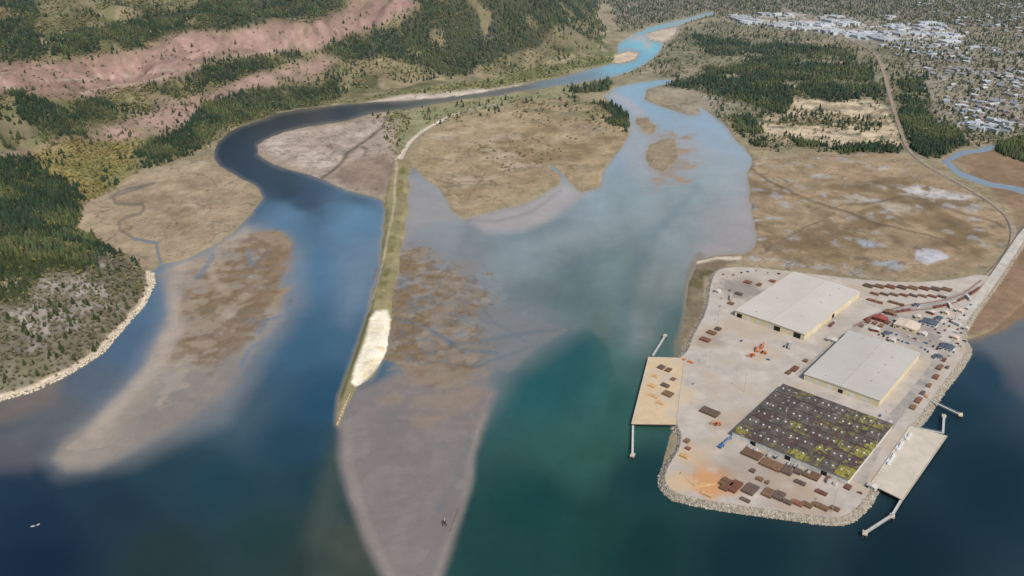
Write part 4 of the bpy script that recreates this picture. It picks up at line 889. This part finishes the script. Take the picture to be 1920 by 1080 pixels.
def merge(idx_,bases,hmin,hmax,wf,colf,name,label,cat):
    VS=[];TS=[];CS=[];off=0
    part=np.arange(len(idx_))%len(bases)
    for bi,(bv,bt,bs) in enumerate(bases):
        ii=idx_[part==bi]; n_=len(ii)
        if n_==0: continue
        hgt=RNG.uniform(hmin,hmax,n_)*big[ii]*np.where(RNG.random(n_)<.12,1.25,1); wd=hgt*wf*RNG.uniform(.8,1.25,n_)
        a=RNG.random(n_)*6.283; c,s_=np.cos(a)[:,None],np.sin(a)[:,None]
        x=(bv[:,0][None]*c-bv[:,1][None]*s_)*wd[:,None]+TX[ii][:,None]; y=(bv[:,0][None]*s_+bv[:,1][None]*c)*wd[:,None]+TY[ii][:,None]
        zz=bv[:,2][None]*hgt[:,None]+th[ii][:,None]-.2
        if wf>=1: zz=zz-.15*hgt[:,None]
        VS.append(np.stack([x,y,zz],-1).reshape(-1,3)); TS.append((bt[None]+(np.arange(n_)*len(bv))[:,None,None]+off).reshape(-1,3)); off+=n_*len(bv)
        cc=colf(ii)*RNG.uniform(.75,1.3,n_)[:,None]; CS.append((cc[:,None,:]*bs[None,:,None]).reshape(-1,3))  # painted crown shade (bs) multiplied into the vertex colours
    if not VS: return
    o=bigmesh(name,np.concatenate(VS),np.concatenate(TS),np.concatenate(CS),M_tree,3); tag(o,label,cat,kind="stuff"); return o
def cf(ii):
    f=ss(1300,4300,TY[ii])[:,None]*.36  # share of painted haze tint in the conifer colour, rising with distance
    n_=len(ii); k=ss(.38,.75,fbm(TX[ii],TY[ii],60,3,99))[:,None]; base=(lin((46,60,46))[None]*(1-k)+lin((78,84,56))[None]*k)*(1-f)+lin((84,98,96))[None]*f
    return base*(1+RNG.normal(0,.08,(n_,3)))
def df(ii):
    f=ss(1500,4500,TY[ii])[:,None]*.3  # distance haze painted into the broadleaf colour too
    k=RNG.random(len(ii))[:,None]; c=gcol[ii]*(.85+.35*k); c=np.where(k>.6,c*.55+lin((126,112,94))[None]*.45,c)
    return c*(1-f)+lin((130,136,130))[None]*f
near=np.hypot(TX,TY)
ci=np.where(isC)[0]; di=np.where(isD)[0]
vis=lambda ii: ii[(tpx[ii]>5)&(tpx[ii]<1915)&(tpy[ii]>5)]
cv=vis(ci); cv=cv[np.argsort(near[cv])][:280]; dv=vis(di); dv=dv[np.argsort(near[dv])][:280]
ci=np.setdiff1d(ci,cv); di=np.setdiff1d(di,dv)
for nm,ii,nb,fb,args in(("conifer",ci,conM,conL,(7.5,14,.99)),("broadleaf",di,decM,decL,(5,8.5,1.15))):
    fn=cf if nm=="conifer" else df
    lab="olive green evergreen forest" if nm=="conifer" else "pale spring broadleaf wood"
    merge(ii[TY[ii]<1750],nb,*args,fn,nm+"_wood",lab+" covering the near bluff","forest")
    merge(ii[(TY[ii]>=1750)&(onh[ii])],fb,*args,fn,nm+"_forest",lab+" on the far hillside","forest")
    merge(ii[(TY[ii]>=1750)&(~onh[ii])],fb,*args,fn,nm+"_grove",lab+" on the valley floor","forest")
def tree_meshes():
    cms=[];dms=[]
    for k in range(4):
        V,T,S=tri_conifer(8,8,rnd); b=MB(); b.cyl(0,0,-.03,.95,.018,6,1,r2=.003)
        o_=len(b.v); b.v+=[tuple(v) for v in V]; b.f+=[tuple(int(i)+o_ for i in t) for t in T]; b.m+=[0]*len(T)
        cms.append(b.mesh("conifer_tree",[M_needle,M_bark]))
        V,T,S=tri_leafy(110,rnd,.06); b=MB(); b.cyl(0,0,-.03,.5,.025,6,1,r2=.012)
        for j in range(6):
            a=j*1.05; b.beam((0,0,.3+.03*j),(.25*math.cos(a),.25*math.sin(a),.6+.04*j),.014,1)
        o_=len(b.v); b.v+=[tuple(v) for v in V]; b.f+=[tuple(int(i)+o_ for i in t) for t in T]; b.m+=[0]*len(T)
        dms.append(b.mesh("broadleaf_tree",[M_leaf,M_bark]))
    return cms,dms
cms,dms=tree_meshes()
for ii,ms,nm,lab,h0,h1,wf in((cv,cms,"conifer_tree","olive green conifer on the wooded bluff",6,12,.95),(dv,dms,"broadleaf_tree","pale budding broadleaf tree on the rocky bluff",4.5,8,1.05)):
    for k,i in enumerate(ii):
        o=bpy.data.objects.new(nm,ms[k%4]); hgt=random.uniform(h0,h1); o.location=(TX[i],TY[i],th[i]-.2); o.scale=(hgt*wf,hgt*wf,hgt); o.rotation_euler=(0,0,random.random()*6.28); link(o)
        tag(o,lab,"tree",group="trees on the wooded bluff")
# ---------------- town
roofs=[nmat("house_roof_"+n_,a,b_,.5,3,.8,0) for n_,a,b_ in(("white",(162,166,168),(186,190,192)),("grey",(122,124,126),(146,148,150)),("brown",(114,100,92),(138,122,112)),("blue",(112,122,132),(130,140,150)))]
hm=[]
for rm in roofs:
    b=MB(); b.box(0,0,.5,1,1,1,0); x=.56;y=.56
    b.v+=[(-x,-y,1.0),(x,-y,1.0),(x,y,1.0),(-x,y,1.0),(-x,0,1.5),(x,0,1.5)]; q0=8
    b.f+=[(q0,q0+3,q0+2,q0+1),(q0,q0+1,q0+5,q0+4),(q0+2,q0+3,q0+4,q0+5),(q0,q0+4,q0+3),(q0+1,q0+2,q0+5)]; b.m+=[1]*5
    for k in(-.25,.25): b.box(k,-.505,.55,.16,.02,.3,2)
    hm.append(b.mesh("house",[M_steel,rm,M_glass]))
b=MB(); b.box(0,0,.5,1,1,1,0); b.box(0,0,1.01,1.02,1.02,.06,1)
for k in range(5): b.box(random.uniform(-.4,.4),random.uniform(-.4,.4),1.12,.06,.08,.18,2)
b.box(0,-.505,.4,.7,.02,.5,2); com=b.mesh("commercial_building",[M_townw,M_townw,M_steel])
def town(pts,n_,kind,smin,smax,rot,cols):
    P=np.array(pts); c=0; tries=0
    while c<n_ and tries<20000:
        tries+=1; x=random.uniform(P[:,0].min(),P[:,0].max()); y=random.uniform(P[:,1].min(),P[:,1].max())
        if sdf(np.array([x]),np.array([y]),pts,m=30)[0]<0: continue
        p=G(x,y,1.2)
        if vn(np.array([p[0]]),np.array([p[1]]),120,5)[0]<.35: continue
        c+=1
        if kind=='c':
            o=bpy.data.objects.new("commercial_building",com); s_=smin+(smax-smin)*random.random()**1.6; o.scale=(s_,s_*random.uniform(.35,.9),random.uniform(5,9)); tag(o,"large pale flat-roofed commercial building in the town","building",group="commercial buildings in the town")
        else:
            k=random.choice(cols); o=bpy.data.objects.new("house",hm[k]); s_=random.uniform(smin,smax); o.scale=(s_,s_*random.uniform(.6,.8),random.uniform(4,6)); tag(o,("white","grey","brown","blue")[k]+"-roofed house in the wooded town","house",group="houses in the town")
        o.location=(p[0],p[1],1.0); o.rotation_euler=(0,0,rot+random.choice((0,1.5708))+random.uniform(-.08,.08)); link(o)
town([(1365,32),(1480,25),(1520,48),(1600,60),(1790,66),(1800,80),(1640,76),(1540,60),(1390,46)],150,'c',14,62,.35,None)
town([(1530,30),(1700,30),(1790,55),(1640,60),(1540,50)],80,'c',14,50,.35,None)
town([(1780,160),(1925,140),(1925,245),(1860,252),(1800,240),(1760,215)],115,'h',11,18,.5,[0,0,1,1,2,3])
town([(1650,78),(1925,90),(1925,140),(1760,150),(1690,110)],100,'h',11,20,.4,[0,1,1,2,3])
town([(1700,0),(1925,0),(1925,90),(1840,80)],75,'h',11,20,.4,[0,1,1,2,3])
town([(1790,225),(1890,225),(1895,250),(1810,250)],12,'c',16,32,.5,None)
town([(1640,80),(1860,90),(1920,130),(1700,110)],16,'c',16,34,.4,None)
# ---------------- light, camera
S=Vector((.40,-.80,1.0)).normalized()
sun=bpy.data.lights.new("sun",'SUN'); sun.energy=3.4; sun.angle=math.radians(.5); sun.color=(1,.95,.89)
so=bpy.data.objects.new("sun",sun); so.rotation_euler=S.to_track_quat('Z','Y').to_euler(); link(so)
wd_=bpy.data.worlds.new("World"); scene.world=wd_; wd_.use_nodes=True; nt=wd_.node_tree
sk=nt.nodes.new("ShaderNodeTexSky"); sk.sky_type='NISHITA'; sk.sun_disc=False; sk.sun_elevation=math.asin(S.z); sk.sun_rotation=math.atan2(S.x,S.y)
sk.air_density=1.2; sk.dust_density=2.5
nt.links.new(sk.outputs[0],nt.nodes["Background"].inputs[0]); nt.nodes["Background"].inputs[1].default_value=.13
cam=bpy.data.cameras.new("camera"); cam.lens=30; cam.sensor_width=36; cam.clip_end=100000; cam.clip_start=1
co=bpy.data.objects.new("camera",cam); co.location=(0,0,H); co.rotation_euler=(math.radians(90)-PIT,0,0); link(co); scene.camera=co
scene.view_settings.view_transform='Standard'
